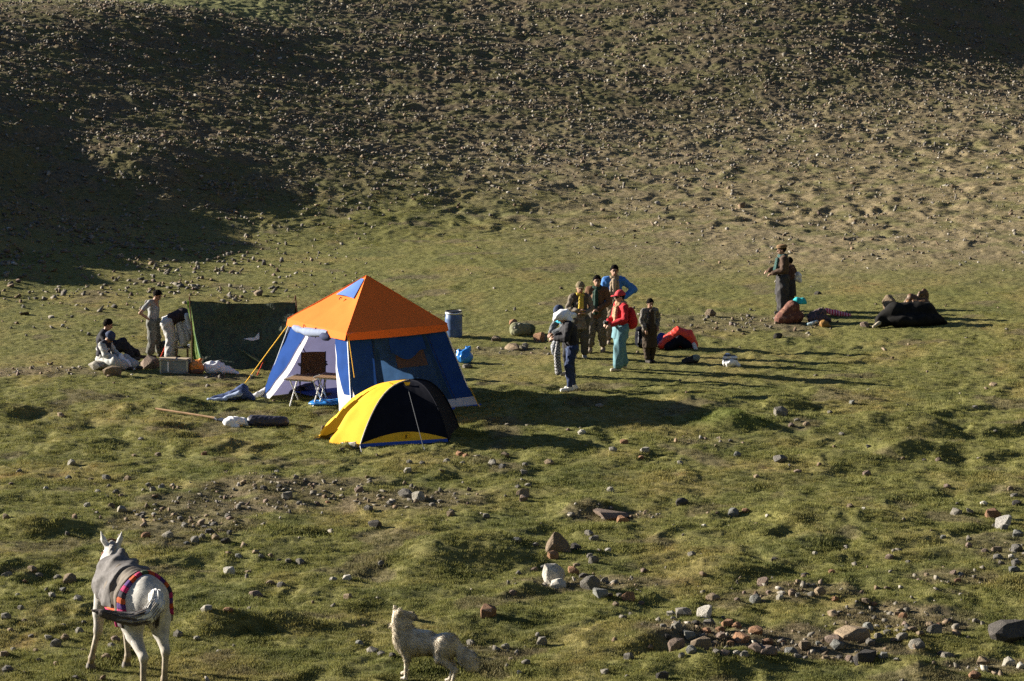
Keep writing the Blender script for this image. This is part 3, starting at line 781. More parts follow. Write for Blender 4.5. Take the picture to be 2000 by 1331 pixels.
def nets(name, D, lo, h):
    D[0] = D[-1] = 1; D[:, 0] = D[:, -1] = 1; D[:, :, 0] = D[:, :, -1] = 1
    ins = D < 0
    n = np.array(D.shape)
    cnt = np.zeros(n - 1, np.int16); acc = np.zeros(tuple(n - 1) + (3,), np.float32)
    def cs(o): return tuple(slice(o[i], o[i] + n[i] - 1) for i in range(3))
    for axis in range(3):
        oth = [i for i in range(3) if i != axis]
        for a in (0, 1):
            for b in (0, 1):
                o0 = [0, 0, 0]; o0[oth[0]] = a; o0[oth[1]] = b
                o1 = list(o0); o1[axis] = 1
                d0, d1 = D[cs(o0)], D[cs(o1)]
                m = (d0 < 0) != (d1 < 0)
                t = np.where(m, d0 / np.where(m, d0 - d1, 1), 0)
                cnt += m
                for i in range(3):
                    acc[..., i] += np.where(m, (t if i == axis else o0[i]), 0)
    act = cnt > 0
    idx = np.full(cnt.shape, -1, np.int64); ii = np.argwhere(act)
    idx[act] = np.arange(len(ii))
    V = lo + h * (ii + acc[act] / cnt[act][:, None])
    F = []
    for axis in range(3):
        o1 = [0, 0, 0]; o1[axis] = 1
        sl0 = tuple(slice(1, n[i] - 1) if i != axis else slice(0, n[i] - 1) for i in range(3))
        sl1 = tuple(slice(1, n[i] - 1) if i != axis else slice(1, n[i]) for i in range(3))
        a, b = ins[sl0], ins[sl1]
        u, v = [i for i in range(3) if i != axis]
        for sign in (0, 1):
            m = (a & ~b) if sign == 0 else (~a & b)
            q = np.argwhere(m)
            if not len(q): continue
            for i in range(3):
                if i != axis: q[:, i] += 1
            def c(du, dv):
                w = q.copy(); w[:, u] -= du; w[:, v] -= dv
                return idx[w[:, 0], w[:, 1], w[:, 2]]
            f = np.stack([c(0, 0), c(1, 0), c(1, 1), c(0, 1)], -1)
            flip = (sign == 0) ^ (axis == 1)
            F.append(f if flip else f[:, ::-1])
    return mesh_np(name, V, [np.concatenate(F)] if F else [], True)
# ---------------------------------------------------------------- fabrics and finishes
M_or = cloth('orange_canvas', (.76, .165, .035), .06, 3, .85, .02, weave=.03, spec=.05)
M_bl = cloth('blue_nylon', (.016, .055, .22), .12, 4, .85, .16, weave=.03, spec=.04)
M_lit = cloth('sunlit_blue_wall', (.15, .15, .27), .1, 4, .85, .34, spec=.04)  # blue back walls in paler lavender, painting the sun through the cloth
M_bl2 = cloth('slate_blue_mesh', (.032, .075, .165), .15, 5, .85, .42, weave=.03, spec=.04)
M_wh = cloth('white_lining', (.74, .74, .76), .08, 5, .85, .25, spec=.05)
M_ye = cloth('yellow_nylon', (.80, .44, .03), .08, 4, .75, .05, weave=.04, spec=.1)
M_bk = cloth('black_nylon', (.007, .008, .014), .2, 6, .8, spec=.06)
M_tub = cloth('blue_floor_cloth', (.03, .08, .36), .12, 5, .7, spec=.1)
M_sky = cloth('pale_blue_lining', (.36, .44, .62), .1, 6, .7, .2)
M_rope = cloth('yellow_cord', (.62, .35, .03), .15, 30)
M_cord = cloth('grey_cord', (.4, .4, .42), .15, 30)
M_metal = solid('dull_aluminium', (.52, .54, .56), .38, .7)
M_whm = solid('white_paint', (.76, .76, .74), .45)
M_wood = solid('table_wood', (.27, .17, .09), .6, var=.3, scale=9)
M_dk = cloth('dark_cloth', (.025, .024, .026), .3, 12)
M_brown = cloth('brown_canvas', (.13, .07, .045), .25, 12)
M_navy = cloth('navy_cloth', (.025, .035, .085), .25, 10)
M_plw = solid('white_plastic', (.72, .73, .75), .35, var=.06)
M_plb = solid('blue_plastic', (.03, .20, .58), .3, var=.15, scale=8)
M_barrel = solid('blue_barrel_plastic', (.05, .10, .22), .45, var=.25, scale=4)
M_black = solid('black_plastic', (.015, .015, .017), .5)
M_orp = solid('orange_plastic', (.62, .22, .04), .4, var=.25, scale=14)

def striped(name, c1, c2, scale, axis=0, third=None, width=.5):
    if name in MATS: return MATS[name]
    m, nt, b = nodes_of(name)
    w = tex(nt, 'Wave', scale); w.bands_direction = 'XYZ'[axis]; w.inputs['Distortion'].default_value = .8; w.inputs['Detail'].default_value = 1
    r = ramp(nt, w.outputs['Fac' if 'Fac' in w.outputs else 1], [(max(0, width - .08), c1), (min(1, width + .08), c2)])
    nt.links.new(r.outputs[0], b.inputs['Base Color']); b.inputs['Roughness'].default_value = .85
    MATS[name] = m
    return m
def checked(name, c1, c2, scale):
    if name in MATS: return MATS[name]
    m, nt, b = nodes_of(name)
    t = tex(nt, 'Checker', scale); t.inputs['Color1'].default_value = (*c1, 1); t.inputs['Color2'].default_value = (*c2, 1)
    nt.links.new(t.outputs[0], b.inputs['Base Color']); b.inputs['Roughness'].default_value = .85
    MATS[name] = m
    return m
def patchy(name, cols, scale, detail=2, rough=.85, translucent=0.0):
    """camouflage or printed cloth: blotches of several dyes"""
    if name in MATS: return MATS[name]
    m, nt, b = nodes_of(name)
    t = tex(nt, 'Noise', scale, detail, .6)
    n = len(cols); st = []
    for i, c in enumerate(cols):
        st.append((.34 + .32 * i / n, c))
    r = ramp(nt, t.outputs[0], st); r.color_ramp.interpolation = 'CONSTANT'
    nt.links.new(r.outputs[0], b.inputs['Base Color']); b.inputs['Roughness'].default_value = rough
    w = tex(nt, 'Noise', 7, 3); bump(nt, b, w.outputs[0], .5, .05)
    if translucent:
        out = [k for k in nt.nodes if k.type == 'OUTPUT_MATERIAL'][0]
        tr = nt.nodes.new('ShaderNodeBsdfTranslucent'); mx = nt.nodes.new('ShaderNodeMixShader'); mx.inputs[0].default_value = translucent
        nt.links.new(r.outputs[0], tr.inputs[0]); nt.links.new(b.outputs[0], mx.inputs[1]); nt.links.new(tr.outputs[0], mx.inputs[2]); nt.links.new(mx.outputs[0], out.inputs[0])
    MATS[name] = m
    return m
def wr2(u, v, seed, amp):
    return amp * float(pn(u * 4 + seed, v * 3, seed) + .5 * pn(u * 9, v * 7 + seed, seed + 1))

# ---------------------------------------------------------------- the big cabin tent
def big_tent():
    c = P(718, 788); c.z = G(c.x, c.y)
    root = empty('cabin_tent', c, 0, 'big cabin tent with bright orange roof and dark blue walls', 'tent')
    phi = math.radians(-102.9)
    rb, re, he, ha = 2.18, 1.57, 1.63, 2.53
    def cr(r, k, z):
        a = phi + math.radians(90) * k
        return Vector((r * math.cos(a), r * math.sin(a), z))
    base = {}; eave = {}
    for n, k in (('N', 0), ('R', 1), ('B', 2), ('L', 3)):
        b = cr(rb, k, 0); b.z = G(c.x + b.x, c.y + b.y) - c.z + .01; base[n] = b
        eave[n] = cr(re, k, he)
    eave['N'].x += .06; base['N'].x += .30; base['N'].y += .12
    apex = Vector((0, 0, ha))
    def wall(a, b):
        na = (eave[b] - eave[a]).cross(base[a] - eave[a]).normalized()
        if na.dot((eave[a] + eave[b]) / 2) < 0: na = -na
        def f(u, v, out=0.0, sag=.05, seed=1):
            e = eave[a].lerp(eave[b], u) * .975; e.z = he - .02; g = base[a].lerp(base[b], u)
            p = e.lerp(g, v)
            s = -sag * math.sin(math.pi * u) * math.sin(math.pi * min(v, .98)) + wr2(u, v, seed, .028)
            return p + na * (s + out)
        return f
    # closed walls at the back
    for a, b, s in (('L', 'B', 3), ('B', 'R', 5)):
        f = wall(a, b)
        w = MB().grid(lambda u, v: f(u, v, 0, .05, s), 16, 16).build('wall_panel', M_lit, root)
    fb = wall('B', 'R')
    win = MB().grid(lambda u, v: fb(.28 + .34 * u, .1 + .2 * v, -.012, .05, 5), 6, 5).build('window_mesh', cloth('mesh_window', (.62, .52, .18), .1, 30, .8, .75), root)
    # near right wall with its lighter centre panel, window and drooping flap
    f = wall('N', 'R')
    MB().grid(lambda u, v: f(u, v), 30, 24, lambda u, v: .27 < u - .06 * v < .73 and .06 < v < .93).build('wall_panel', M_bl, root)
    MB().grid(lambda u, v: f(.24 + .54 * u + .06 * u * v, .02 + .95 * v, .008), 16, 16).build('mesh_panel', M_bl2, root)
    MB().grid(lambda u, v: f(.45 + .27 * u, .2 + .26 * v, .018), 8, 6).build('window', cloth('window_netting', (.10, .07, .07), .15, 30, .8, .3), root)
    MB().grid(lambda u, v: f(.40 + .34 * u, .06 + v * (.21 + .10 * max(math.sin(math.pi * min(1, u * 1.15)), 0) ** 1.5), .03 + .02 * v), 14, 8).build('window_flap', M_bl, root)
    for u0 in (.245, .80):
        MB().tube([f(u0 + .06 * (u0 > .5) * v, v, .012) for v in (0.02, .25, .5, .75, .96)], .006, 5).build('seam', M_navy, root)
    MB().grid(lambda u, v: f(.62 + .39 * u, .9 + .12 * v, .015 + .02 * v), 10, 3).build('mud_skirt', cloth('grey_skirt', (.38, .42, .50), .1), root)
    MB().grid(lambda u, v: f(.66 + .37 * u, 1.0 + .03 * v, .03 + .03 * v), 8, 2).build('groundsheet_edge', M_tub, root)
    # door side: strips, white lining, rolled door
    g = wall('L', 'N')
    MB().grid(lambda u, v: g(u * (.30 * (1 - v) ** .9 + .015), v, 0, .02), 6, 16).build('door_strip', M_bl, root)
    MB().grid(lambda u, v: g((.30 * (1 - v) ** .9 + .015) + u * (.045 + .03 * v), .05 + .95 * v, -.015, .02), 4, 16).build('door_lining', M_wh, root)
    MB().grid(lambda u, v: g(.80 + .20 * u + .12 * v * v * (1 - u), v * .72, 0.004, .0), 5, 14).build('door_strip', M_bl, root)
    MB().grid(lambda u, v: g(.765 + .03 * v + u * (.06 + .26 * v), .04 + .93 * v, -.03 - .12 * v * (1 - u) + .03 * math.sin(u * 9) * v, .0), 12, 16).build('door_lining', M_wh, root)
    rp = [g(u, .06 + .035 * math.sin(u * 5), .06, 0) for u in (.13, .2, .27, .36, .45, .54, .63, .7)]
    MB().tube(rp, [.05, .075, .06, .085, .09, .08, .075, .05], 10).build('rolled_door', cloth('grey_blue_roll', (.20, .24, .34), .15, 14), root)
    MB().tube([g(u, .095, .075, 0) for u in (.60, .66, .71, .745)], [.05, .085, .08, .04], 9).build('rolled_door_end', M_navy, root)
    for u in (.29, .5):
        p = g(u, .075, .05, 0); MB().tube([p + Vector((.0, -.09 * math.cos(w), .10 * math.sin(w) - .01)) for w in np.linspace(0, 6.28, 9)], .008, 5).build('door_tie', M_navy, root)
    # roof
    pan = (('L', 'N'), ('N', 'R'), ('R', 'B'), ('B', 'L'))
    for i, (a, b) in enumerate(pan):
        nrm = (eave[a] - apex).cross(eave[b] - apex).normalized()
        if nrm.z < 0: nrm = -nrm
        ea, eb = eave[a] * 1.03, eave[b] * 1.03
        ea = Vector((ea.x, ea.y, he)); eb = Vector((eb.x, eb.y, he))
        def rf(u, v, ea=ea, eb=eb, nrm=nrm, i=i):
            p = apex.lerp(ea.lerp(eb, u), v)
            return p - nrm * (.035 * math.sin(math.pi * u) * math.sin(math.pi * v)) + nrm * wr2(u, v, 11 + i, .012) * v
        MB().grid(rf, 14, 12).build('roof_panel', M_or, root)
        def vl(u, v, ea=ea, eb=eb, i=i):
            p = ea.lerp(eb, u); o = ((ea + eb) / 2); o = Vector((o.x, o.y, 0)).normalized()
            return p + Vector((0, 0, -.13 * v - .02 * math.sin(math.pi * u) * v)) + o * (.035 * v)
        MB().grid(vl, 12, 2).build('roof_valance', M_or, root)
        MB().tube([apex + Vector((0, 0, .005))] + [apex.lerp(ea, t) + nrm * .008 for t in (.25, .5, .75, 1)], .009, 5).build('roof_seam', cloth('orange_binding', (.66, .16, .03), .1), root)
    ea, eb = eave['L'], eave['N']
    nrm = (ea - apex).cross(eb - apex).normalized(); nrm = nrm if nrm.z > 0 else -nrm
    def vent(u, v):
        t = .07 + .36 * v
        return apex.lerp(ea.lerp(eb, .12 + .70 * u), t) + nrm * (.012 + .03 * math.sin(math.pi * u) * v)
    MB().grid(vent, 8, 6).build('roof_vent', cloth('vent_blue', (.10, .20, .52), .1, 5, .6, .2), root)
    p = apex.lerp(ea.lerp(eb, .45), .47) + nrm * .02
    MB().tube([p, p + Vector((-.03, -.02, .02)), p + Vector((-.05, -.02, -.03))], .012, 5).build('vent_toggle', M_navy, root)
    # poles and guy lines
    for n in 'NRBL':
        MB().tube([base[n] * .985 + Vector((0, 0, .01)), eave[n] * .985], .014, 7).build('pole', M_metal, root)
    q = P(479, 748) - c
    MB().tube([eave['L'] + Vector((-.02, 0, -.1)), eave['L'].lerp(q, .5) + Vector((0, 0, -.03)), q], .011, 5).build('guy_line', M_rope, root)
    MB().box(eave['L'].lerp(q, .86) + Vector((0, 0, -.02)), (.05, .02, .03)).build('line_slider', M_whm, root)
    MB().tube([eave['N'] + Vector((0.03, -.05, -.05)), base['N'].lerp(eave['N'], .5) + Vector((.10, -.1, 0))], .008, 5).build('guy_line', M_rope, root)
    q = P(936, 796) - c
    MB().tube([base['R'].lerp(eave['R'], .22) + Vector((.02, 0, 0)), q], .008, 5).build('guy_line', M_rope, root)
    MB().tube([q + Vector((-.01, 0, .06)), q + Vector((.03, 0, -.05))], .008, 5).build('tent_peg', M_metal, root)
    # gathered foot of the lining
    p = base['L']
    Soft().cap(p + Vector((.08, 0, .12)), p + Vector((-.12, -.05, .03)), .07, .04).cap(p + Vector((-.1, -.05, .03)), p + Vector((-.3, -.02, .02)), .04, .03).wrinkle(.012, 30, 4).build('door_lining_foot', M_wh, root, .016)
    # floor
    MB().grid(lambda u, v: base['L'].lerp(base['N'], u).lerp(base['B'].lerp(base['R'], u), .22 + .78 * v) * .97 + Vector((0, 0, .045)), 10, 10).build('floor_sheet', M_tub, root)
    return c, base, eave
TC, TB, TE = big_tent()

# ---------------------------------------------------------------- the small dome tent
def dome_tent():
    c1 = P(703, 877); c2 = P(876, 866)
    d = (c2 - c1); d.z = 0; L = d.length; d.normalize(); n = Vector((-d.y, d.x, 0))
    W = 1.5
    ctr = c1 + d * (L / 2) + n * (W / 2); ctr.z = G(ctr.x, ctr.y)
    root = empty('dome_tent', ctr, 0, 'small dome tent with yellow front, black side and blue floor', 'tent')
    co = [-d * L / 2 - n * W / 2, d * L / 2 - n * W / 2, d * L / 2 + n * W / 2, -d * L / 2 + n * W / 2]
    for i, v in enumerate(co): v.z = G(ctr.x + v.x, ctr.y + v.y) - ctr.z + .02
    Hh = 1.0
    def arc(k, t):
        t = min(max(t, 0), 1); a = t * math.pi / 2
        c = co[k]
        s = .7 * math.cos(a) + .3 * (1 - t)
        return Vector((c.x * s, c.y * s, c.z * (1 - t) + Hh * (1 - s ** 2.7)))
    def panel(i, j, seed, bul=.07):
        mid = (co[i] + co[j]); mid.z = 0; mid.normalize()
        def f(u, v, out=0.0):        # u along, v from ground to top
            p = arc(i, v).lerp(arc(j, v), u)
            s = math.sin(math.pi * u) * max(math.cos(v * math.pi / 2), 0) ** .5
            return p + mid * (-bul * s * math.sin(math.pi * v) + out) + mid * wr2(u, v, seed, .006) + Vector((0, 0, out * .7 * v))
        return f
    f = panel(0, 1, 31)
    def low(u): return .06 + .12 * max(math.sin(math.pi * u), 0) ** .8
    MB().grid(lambda u, v: f(u, low(u) + (1 - low(u)) * v), 24, 22).build('fly_panel', M_bk, root)
    MB().grid(lambda u, v: f(u, .055 + (low(u) - .055) * v, .004), 24, 4).build('fly_trim', M_ye, root)
    MB().grid(lambda u, v: f(u, -.01 + .07 * v, .012), 24, 4).build('floor_tub', M_tub, root)
    f2 = panel(1, 2, 33); MB().grid(lambda u, v: f2(u, v), 16, 16).build('fly_panel', M_bk, root)
    f3 = panel(2, 3, 35); MB().grid(lambda u, v: f3(u, v), 16, 16).build('fly_panel', M_ye, root)
    # front panel: the yellow vestibule pulled out to one peg, its door open
    f4 = panel(3, 0, 37, 0)
    out = -d * .92 + n * .05
    def ves(u, v):
        p = f4(u, v)
        w = max(math.sin(math.pi * u), 0) ** 1.0 * (1 - v) ** 1.05 * (1 + .45 * v)
        q = p + out * w
        q.z = p.z - .02 * w
        fold = .055 * math.sin(u * 34) * (1 - v) ** 2 * math.sin(math.pi * u) + .02 * math.sin(v * 22 + u * 8) * (1 - v) * math.sin(math.pi * u)
        return q + out.normalized() * fold * .9 + Vector((0, 0, abs(fold) * .5))
    def gap(u, v): return v < .70 and abs(u - (.66 + .08 * v)) < .11 * (1 - v / .70) ** .8
    MB().grid(ves, 48, 30, gap).build('vestibule', M_ye, root)
    MB().grid(lambda u, v: f4(u, v * .96, -.03) , 16, 16, lambda u, v: v < .5 and abs(u - .55) < .3).build('inner_tent', cloth('inner_dark', (.05, .045, .03), .2), root)
    q0 = co[0]; q3 = co[3]
    MB().grid(lambda u, v: (q0.lerp(q3, .05 + .8 * u) + out * (.75 * math.sin(math.pi * (.12 + .6 * u)) * (1 - v)) + Vector((0, 0, .03 + .09 * v))), 10, 5).build('porch_sheet', M_sky, root)
    # poles, tags, guy line
    for k in range(4):
        MB().tube([arc(k, t) * 1.008 for t in np.linspace(0, 1, 14)], .012, 6).build('pole', M_bk if k else M_cord, root)
    a = f(.46, .80, .015)
    MB().add([a + Vector((-.06, -.01, .03)), a + Vector((.06, -.01, .03)), a + Vector((.01, -.03, -.09))], [(0, 1, 2)]).build('guy_tab', M_ye, root)
    q = P(829, 882) - ctr
    MB().tube([a + Vector((.01, -.03, -.06)), a.lerp(q, .5) + Vector((0, 0, -.015)), q], .007, 5).build('guy_line', cloth('dull_cord', (.075, .08, .09), .15, 30), root)
    MB().tube([q + Vector((0, 0, .07)), q + Vector((.01, .02, -.05))], .010, 5).build('tent_peg', M_metal, root)
    b = f(.52, .13, .02); MB().box(b, (.11, .015, .09)).build('vent_tab', M_ye, root); MB().box(b + Vector((.0, -.012, -.01)), (.018, .012, .07)).build('vent_hook', M_black, root)
    b = ves(.86, .8); MB().tube([b + Vector((-.03, -.03, .03)), b + Vector((.03, -.03, .01)), b + Vector((.0, -.03, -.06))], .007, 5).build('door_toggle', M_bk, root)
    q = P(706, 884) - ctr; MB().tube([co[0] + Vector((0, 0, .05)), q], .008, 5).build('peg_loop', M_cord, root)
    q = P(613, 862) - ctr; MB().tube([ves(.5, 0), q + Vector((-.05, 0, -.02))], .010, 5).build('peg_loop', M_cord, root)
dome_tent()

# ---------------------------------------------------------------- camouflage windbreak
def windbreak():
    a = P(392, 716); b = P(560, 728)
    ctr = (a + b) / 2; ctr.z = G(ctr.x, ctr.y)
    root = empty('camouflage_windbreak', ctr, 0, 'dark green camouflage tarpaulin shelter strung between two poles', 'tarpaulin')
    ya = a.y + .25
    tl = at_depth(371, 588, ya) - ctr; tr = at_depth(578, 590, b.y + .2) - ctr
    bl = a - ctr; br = P(556, 727) - ctr
    m = patchy('camouflage', [(.010, .020, .012), (.020, .040, .020), (.030, .050, .022), (.012, .026, .016), (.045, .055, .028)], 5.5, 3, .7)
    mg = patchy('camouflage_sunlit', [(.10, .18, .02), (.16, .26, .03), (.07, .14, .02), (.2, .3, .05)], 7, 2, .7, .6)  # same tarp in lighter greens, painted as sun shining through
    def f(u, v):
        top = tl.lerp(tr, u) + Vector((0, 0, -.055 * math.sin(math.pi * u) + .02 * math.sin(u * 17) * u))
        bot = bl.lerp(br, u)
        p = top.lerp(bot, v)
        diag = math.sin(6 * (u - v * .6)) * .05 * v + wr2(u, v, 61, .03)
        return p + Vector((0, diag + .14 * math.sin(math.pi * v) * math.sin(math.pi * u), 0))
    MB().grid(f, 34, 22).build('tarp_sheet', m, root)
    back = Vector((.2, 1.5, 0))
    MB().grid(lambda u, v: tl.lerp(tr, u) + Vector((0, .01, -.055 * math.sin(math.pi * u) + .0)) + Vector((.1 * v, 1.35 * v, -1.36 * v)) + Vector((0, 0, wr2(u, v, 63, .03))), 20, 12).build('sun_block_sheet', m, root)  # unseen back sheet added to keep the sun off the front
    MB().grid(lambda u, v: f(0, v) + Vector((-.17 * u * v - .04 * u, .55 * u * v, 0)) + Vector((.03 * math.sin(9 * v + 4 * u) * u, 0, 0)), 8, 16).build('side_flap', mg, root)
    e = [f(0.0, v) + Vector((-.01 + .06 * v * v, -.04, 0)) for v in np.linspace(.45, 1.0, 7)]
    MB().tube(e, [.006, .012, .018, .022, .022, .018, .012], 6).build('hem', cloth('hem_green', (.14, .26, .15), .2), root)
    MB().tube([tl + Vector((-.01, 0, .09)), tl.lerp(bl, .5) + Vector((-.08, .1, 0)), Vector((bl.x - .22, tl.y + .05, G(ctr.x + bl.x - .22, ctr.y + tl.y + .05) - ctr.z))], .017, 6).build('pole', M_brown, root)
    MB().tube([tr + Vector((-.012, 0, .14)), tr + Vector((.06, .05, -.75)), Vector((tr.x + .1, tr.y + .05, G(ctr.x + tr.x + .1, ctr.y + tr.y + .05) - ctr.z))], .016, 6).build('pole', M_brown, root)
    MB().tube([tr + Vector((-.01, 0, .12)), tr + Vector((-.07, -.0, -.02))], .008, 5).build('pole_cord', M_brown, root)
    def patch(pts, mat, name):
        V = [f(u, v) + Vector((0, -.03, 0)) for u, v in pts]
        MB().add(V, [tuple(range(len(V)))]).build(name, mat, root, False)
    patch([(.50, .555), (.56, .53), (.62, .52), (.665, .44), (.675, .54), (.60, .57)], M_wh, 'torn_patch')
    MB().grid(lambda u, v: f(.43 + .22 * v + u * (.04 + .08 * v), .70 + .18 * v) + Vector((0, -.03 - .10 * math.sin(math.pi * u), .01)), 6, 8).build('painted_sun_fold', cloth('fold_green', (.13, .16, .09), .3, 8, .8, .2), root)  # sunlight on a crease, painted as a paler green strip
    q = P(502, 733) - ctr
    MB().tube([f(.74, .86) + Vector((0, -.04, 0)), q], .010, 5).build('red_cord', cloth('red_cord', (.55, .06, .03), .1), root)
windbreak()

# ---------------------------------------------------------------- camp furniture
def table(px, py, rz, w, dpt, hgt, label):
    p = P(px, py)
    root = empty('folding_table', p, rz, label, 'table', 'folding tables before the big tent')
    z = hgt
    n = 8
    for i in range(n):
        MB().box((-w / 2 + (i + .5) * w / n, 0, z), (w / n - .006, dpt - .03, .016), None, .003).build('slat', M_wood, root, False)
    for sx in (-1, 1):
        MB().box((sx * (w / 2 + .008), 0, z), (.022, dpt, .026), None, .005).build('table_edge', M_whm, root)
    for sy in (-1, 1):
        MB().box((0, sy * (dpt / 2 - .06), z - .022), (w - .02, .02, .02)).build('rail', M_metal, root)
    for sx in (-1, 1):
        x = sx * (w / 2 - .05)
        gz = [G(p.x + x * math.cos(rz) - y * math.sin(rz), p.y + x * math.sin(rz) + y * math.cos(rz)) - p.z for y in (-dpt * .36, dpt * .36)]
        MB().tube([(x, -dpt * .3, z - .02), (x, dpt * .36, gz[1] - .01)], .014, 7).build('leg', M_whm, root)
        MB().tube([(x + .012, dpt * .3, z - .02), (x + .012, -dpt * .36, gz[0] - .01)], .014, 7).build('leg', M_whm, root)
table(597, 793, math.radians(-20), .60, .62, .55, 'brown slatted folding table with white crossed legs beside the tent door edge')
table(654, 790, math.radians(-20), .60, .62, .555, 'second brown folding table, half behind the white door lining')

def chair():
    p = P(606, 778); p.y += .55; p.z = G(p.x, p.y)
    root = empty('camp_chair', p, math.radians(10), 'dark brown folding camp chair behind the tables in the tent', 'chair')
    MB().grid(lambda u, v: Vector((-.23 + .46 * u, -.22 - .10 * v + .06 * math.sin(math.pi * u), .44 + .45 * v)), 8, 8).build('backrest', M_brown, root)
    MB().grid(lambda u, v: Vector((-.24 + .48 * u, -.2 + .44 * v, .42 - .06 * math.sin(math.pi * u) * math.sin(math.pi * v))), 8, 8).build('seat', M_brown, root)
    for s in (-1, 1):
        MB().tube([(s * .24, .24, 0), (s * .24, -.20, .44), (s * .235, -.33, .90)], .012, 6).build('leg', M_black, root)
        MB().tube([(s * .25, -.26, 0), (s * .25, .22, .43), (s * .25, .24, .60)], .012, 6).build('leg', M_black, root)
        MB().box((s * .26, 0, .62), (.06, .5, .02), None, .006).build('armrest', M_black, root)
        MB().tube([(s * .25, -.25, .60), (s * .25, .25, .60)], .010, 6).build('arm_frame', M_black, root)
    MB().tube([(-.24, .24, .02), (.24, -.2, .42)], .010, 6).build('cross_brace', M_black, root)
    MB().tube([(.24, .24, .02), (-.24, -.2, .42)], .010, 6).build('cross_brace', M_black, root)
chair()

def soft_thing(name, px, py, label, cat, mat, prims, wr=(.012, 22, 1), h=.016, rz=0, yoff=0, group=None, parts=(), sink=.01):
    """a limp bag or bundle: prims in metres about its foot"""
    p = P(px, py); p.y += yoff; p.z = G(p.x, p.y) - sink
    root = empty(name, p, rz, label, cat, group)
    for nm, mt, pr, w in ((('body', mat, prims, wr),) + tuple(parts)):
        s = Soft()
        for q in pr:
            if q[0] == 'c': s.cap(*q[1:])
            else: s.ell(*q[1:])
        if w: s.wrinkle(*w)
        if nm == 'body': s.clip((0, 0, -1), .02)
        s.build(nm, mt, root, h)
    return root

# dark bag inside the tent, blue sheet under the tables
soft_thing('duffel_bag', 556, 783, 'black bag lying inside the tent by the white lining', 'bag', M_dk, [('c', (-.12, .5, .13), (.22, .55, .15), .14, .15)], yoff=.25)
MBs = MB(); 
def ground_sheet():
    p = P(636, 790)
    root = empty('blue_cloth', p, .2, 'crumpled bright blue cloth on the grass under the tables', 'cloth')
    Soft().ell((0, 0, .03), (.34, .22, .06)).ell((.2, -.05, .05), (.2, .12, .06)).wrinkle(.016, 20, 8).clip((0, 0, -1), .0).build('cloth_body', M_plb, root, .014)
ground_sheet()

def barrel():
    p = P(886, 659); p.y += .15; p.z = G(p.x, p.y) - .01
    root = empty('barrel', p, 0, 'tall blue plastic barrel with a black lid ring', 'barrel')
    R, H = .20, .60
    MB().lathe([(R * .93, 0), (R * .97, .02), (R, .06), (R * .985, .16), (R, .17), (R, .2), (R * .985, .21), (R, .40), (R * 1.0, .44), (R * .985, .45), (R * .94, H - .06), (R * .9, H - .04)], 28).build('body', M_barrel, root)
    MB().lathe([(R * .97, H - .065), (R * 1.0, H - .055), (R * 1.0, H - .03), (R * .96, H - .02)], 28).build('lid_ring', M_metal, root)
    MB().lathe([(R * .95, H - .03), (R * .96, H), (R * .88, H + .012), (R * .86, H - .004), (.01, H - .006)], 28).build('lid', M_black, root)
    for s in (-1, 1):
        MB().tube([(s * R * .95, -.05, H - .1), (s * (R + .035), 0, H - .13), (s * R * .95, .05, H - .1)], .010, 6).build('handle', M_black, root)
barrel()

soft_thing('plastic_bag', 907, 710, 'bright blue plastic bag tied up on the grass', 'bag', M_plb,
           [('e', (0, 0, .13), (.19, .15, .15)), ('c', (.02, 0, .2), (.10, 0, .32), .10, .05), ('c', (-.08, 0, .2), (-.12, 0, .25), .08, .05)], (.014, 26, 3), yoff=.1,
           parts=(('knot', M_plb, [('c', (.06, 0, .30), (.13, -.02, .36), .045, .02), ('c', (.1, 0, .31), (.02, 0, .37), .03, .012)], (.006, 40, 4)),))
soft_thing('duffel_bag', 1019, 657, 'grey green duffel bag lying on the trodden turf', 'bag', cloth('olive_canvas', (.17, .17, .10), .3, 9),
           [('c', (-.13, 0, .15), (.14, .1, .13), .16, .14), ('e', (-.12, -.08, .1), (.13, .12, .1))], (.012, 20, 5), yoff=.12,
           parts=(('side_panel', cloth('dark_olive', (.07, .08, .045), .2), [('e', (.2, .1, .13), (.12, .12, .13))], (.01, 20, 6)), ('strap', cloth('pale_webbing', (.42, .40, .33), .1), [('c', (-.2, -.12, .05), (-.16, -.13, .2), .02, .02), ('c', (-.16, -.13, .2), (-.04, -.06, .29), .02, .02)], None)))
soft_thing('stuff_sack', 452, 784, 'folded dark blue tent cloth lying at the foot of the rope', 'cloth', cloth('blue_canvas', (.04, .065, .16), .25, 6, .6),
           [('c', (-.38, -.02, .03), (.1, .04, .10), .05, .12), ('c', (.05, .02, .1), (.22, .04, .22), .12, .10), ('c', (.2, .0, .15), (.42, -.04, .05), .13, .05)], (.016, 15, 7), yoff=.12,
           parts=(('pale_edge', M_sky, [('c', (-.46, -.08, .03), (-.1, -.13, .05), .03, .035), ('c', (-.12, -.12, .08), (.16, -.13, .16), .03, .06)], (.008, 25, 8)),))
soft_thing('sleeping_bag', 505, 834, 'dark navy rolled sleeping bag lying on open turf', 'sleeping bag', cloth('navy_nylon', (.035, .035, .055), .25, 8, .5, spec=.4),
           [('c', (-.12, 0, .10), (.46, -.03, .09), .115, .105)], (.010, 26, 9), yoff=.12)
soft_thing('white_bag', 462, 834, 'crumpled white cloth bag against the navy sleeping bag', 'bag', cloth('white_cotton', (.76, .76, .77), .06, 8),
           [('e', (-.1, 0, .09), (.17, .13, .1)), ('c', (-.02, 0, .1), (.19, 0, .08), .10, .07), ('c', (-.05, -.08, .04), (.02, -.14, .03), .06, .04)], (.014, 24, 10), yoff=.12)

